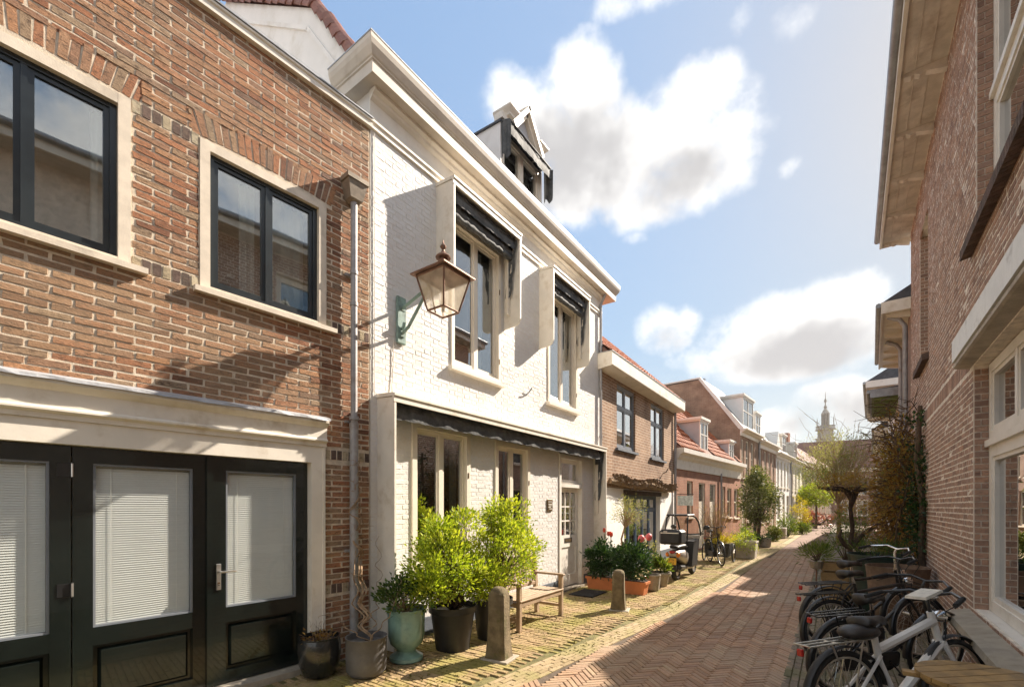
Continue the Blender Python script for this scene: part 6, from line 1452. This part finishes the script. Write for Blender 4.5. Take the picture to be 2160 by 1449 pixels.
for s in (-1,1):   # roof frame: posts behind the rider and curved windscreen sides
    m = MB(); m.tube([(.0,s*.25,.80),(.02,s*.255,1.1),(.10,s*.24,1.42),(.2,s*.22,1.475)], .017, 8); m.build('rear_post','black_metal',sco,smooth=True)
    m = MB(); m.tube([(1.1,s*.24,.98),(1.02,s*.25,1.15),(.90,s*.245,1.32),(.72,s*.23,1.43),(.5,s*.22,1.475)], .02, 8); m.build('screen_post','black_metal',sco,smooth=True)
m = MB(); m.bevbox(.08,.62,-.25,.25,1.47,1.51,.018); m.build('roof','black_plastic',sco)
m = MB(); pts = [(1.1,.98),(1.02,1.15),(.90,1.32),(.72,1.43),(.62,1.465)]; ps = [p for (x, z) in pts for p in ((x,-.235,z),(x,.235,z))]; m.poly(ps, [(2*i,2*i+1,2*i+3,2*i+2) for i in range(4)]); m.build('windscreen','glass_scooter',sco)
m = MB(); m.poly([(.01,-.24,.98),(.01,.24,.98),(.09,.23,1.44),(.09,-.23,1.44)], [(0,1,2,3)]); m.build('rear_window','glass_scooter',sco)
for s in (-1,1): m = MB(); m.ball((-.2,s*.12,.60), .05, .045, .055, 10, 7); m.build('indicator','amber_lens',sco,smooth='all')
m = MB(); m.ball((-.235,0,.66), .03, .07, .035, 10, 7); m.build('tail_light','red_lens',sco,smooth='all')
m = MB(); m.hexa([(-.26,-.10,.26),(-.24,-.10,.26),(-.24,.10,.26),(-.26,.10,.26),(-.22,-.07,.56),(-.19,-.07,.56),(-.19,.07,.56),(-.22,.07,.56)]); m.build('rear_flap','black_plastic',sco)
npl = MB(); npl.hexa([(-.285,-.10,.385),(-.28,-.10,.385),(-.28,.10,.385),(-.285,.10,.385),(-.262,-.10,.53),(-.257,-.10,.53),(-.257,.10,.53),(-.262,.10,.53)]); npo = npl.build('number_plate','plate_yellow',sco)
def text_on(txt, size, mat, parent, loc, rot, name='lettering'):
    cu = bpy.data.curves.new(name,'FONT'); cu.body = txt; cu.size = size; cu.align_x = 'CENTER'; cu.extrude = .0008; tmp = bpy.data.objects.new(name, cu); COL.objects.link(tmp)
    bpy.context.view_layer.update(); me = bpy.data.meshes.new_from_object(tmp.evaluated_get(bpy.context.evaluated_depsgraph_get())); bpy.data.objects.remove(tmp); me.materials.clear(); me.materials.append(MATS[mat])
    o = put(name, me, parent); o.location = loc; o.rotation_euler = rot; return o
text_on('F TF', .062, 'print_dark', npo, (-.2815,.0,.465), (RAD(81),0,RAD(-90))); text_on('JJ23', .062, 'print_dark', npo, (-.2905,-.005,.398), (RAD(81),0,RAD(-90)))
m = MB(); m.tube([(.1,-.16,.30),(-.25,-.17,.33)], [.04,.05], 10); m.build('exhaust','black_metal',sco,smooth=True)
m = MB(); m.tube([(.45,.08,.2),(.38,.2,.01)], .012, 6); m.build('kickstand','black_metal',sco)
ap = MB(); ap.hexa([(.55,-.2,.28),(.98,-.2,.28),(.98,.2,.28),(.55,.2,.28),(.62,-.22,.86),(1.04,-.22,.90),(1.04,.22,.90),(.62,.22,.86)]); ap.build('leg_cover','black_plastic',sco)
m = MB(); m.tube([(1.05,-.25,1.02),(.95,-.27,1.25),(1.1,-.3,1.5),(1.3,-.33,1.62)], .005, 5); m.build('aerial','black_metal',sco)
# ------------------------------------------------------------------ round slatted table at the right edge
tb = thing('round_table', 'round weathered wooden slatted table under the right window', 'table', (.71,3.60,0)); R_ = .305; n = 7; gp_ = .006
for k in range(n):
    a = -R_+2*R_*k/n+gp_/2; b = -R_+2*R_*(k+1)/n-gp_/2; pts = []
    N = 10
    for i in range(N+1): x = a+(b-a)*i/N; pts.append((x, -math.sqrt(max(1e-5,R_*R_-x*x))))
    for i in range(N,-1,-1): x = a+(b-a)*i/N; pts.append((x, math.sqrt(max(1e-5,R_*R_-x*x))))
    m = MB(); m.prism_z(pts, .715, .74); o = m.build('board','table_wood',tb); o.rotation_euler = (0,0,RAD(-48))
m = MB(); m.torus((0,0,.70), R_-.03, .014, 36, 6, 'z'); m.box(-.36,.36,-.03,.03,.69,.7149); m.build('top_frame','table_wood',tb)
for s in (-1,1):
    m = MB(); m.tube([(s*.22,-.26,0),(-s*.18,.26,.69)], .016, 6); m.tube([(s*.22,.26,0),(-s*.18,-.26,.69)], .016, 6); m.build('folding_leg','table_wood',tb)
m = MB(); m.bevbox(-.24,.24,-.2,.2,.40,.42,.004); m.build('lower_shelf','table_wood',tb)
# ------------------------------------------------------------------ the sunny haze between here and the tower
hz = MB(); hz.box(-70, 70, -40, 235, -1.2, 46); ho2 = hz.build('haze', 'white_paint'); hm = bpy.data.materials.new('haze_air'); hm.use_nodes = True; t = NT(hm.node_tree); t.n.clear()
pv = t.add('ShaderNodeVolumePrincipled'); pv.inputs['Color'].default_value = (.96, .95, .93, 1); pv.inputs['Density'].default_value = .0003; pv.inputs['Anisotropy'].default_value = .3
oo = t.add('ShaderNodeOutputMaterial'); t.l.new(pv.outputs[0], oo.inputs['Volume']); ho2.data.materials.clear(); ho2.data.materials.append(hm)
tag(ho2, 'thin sunlit haze filling the air down the street', 'haze', kind='stuff')
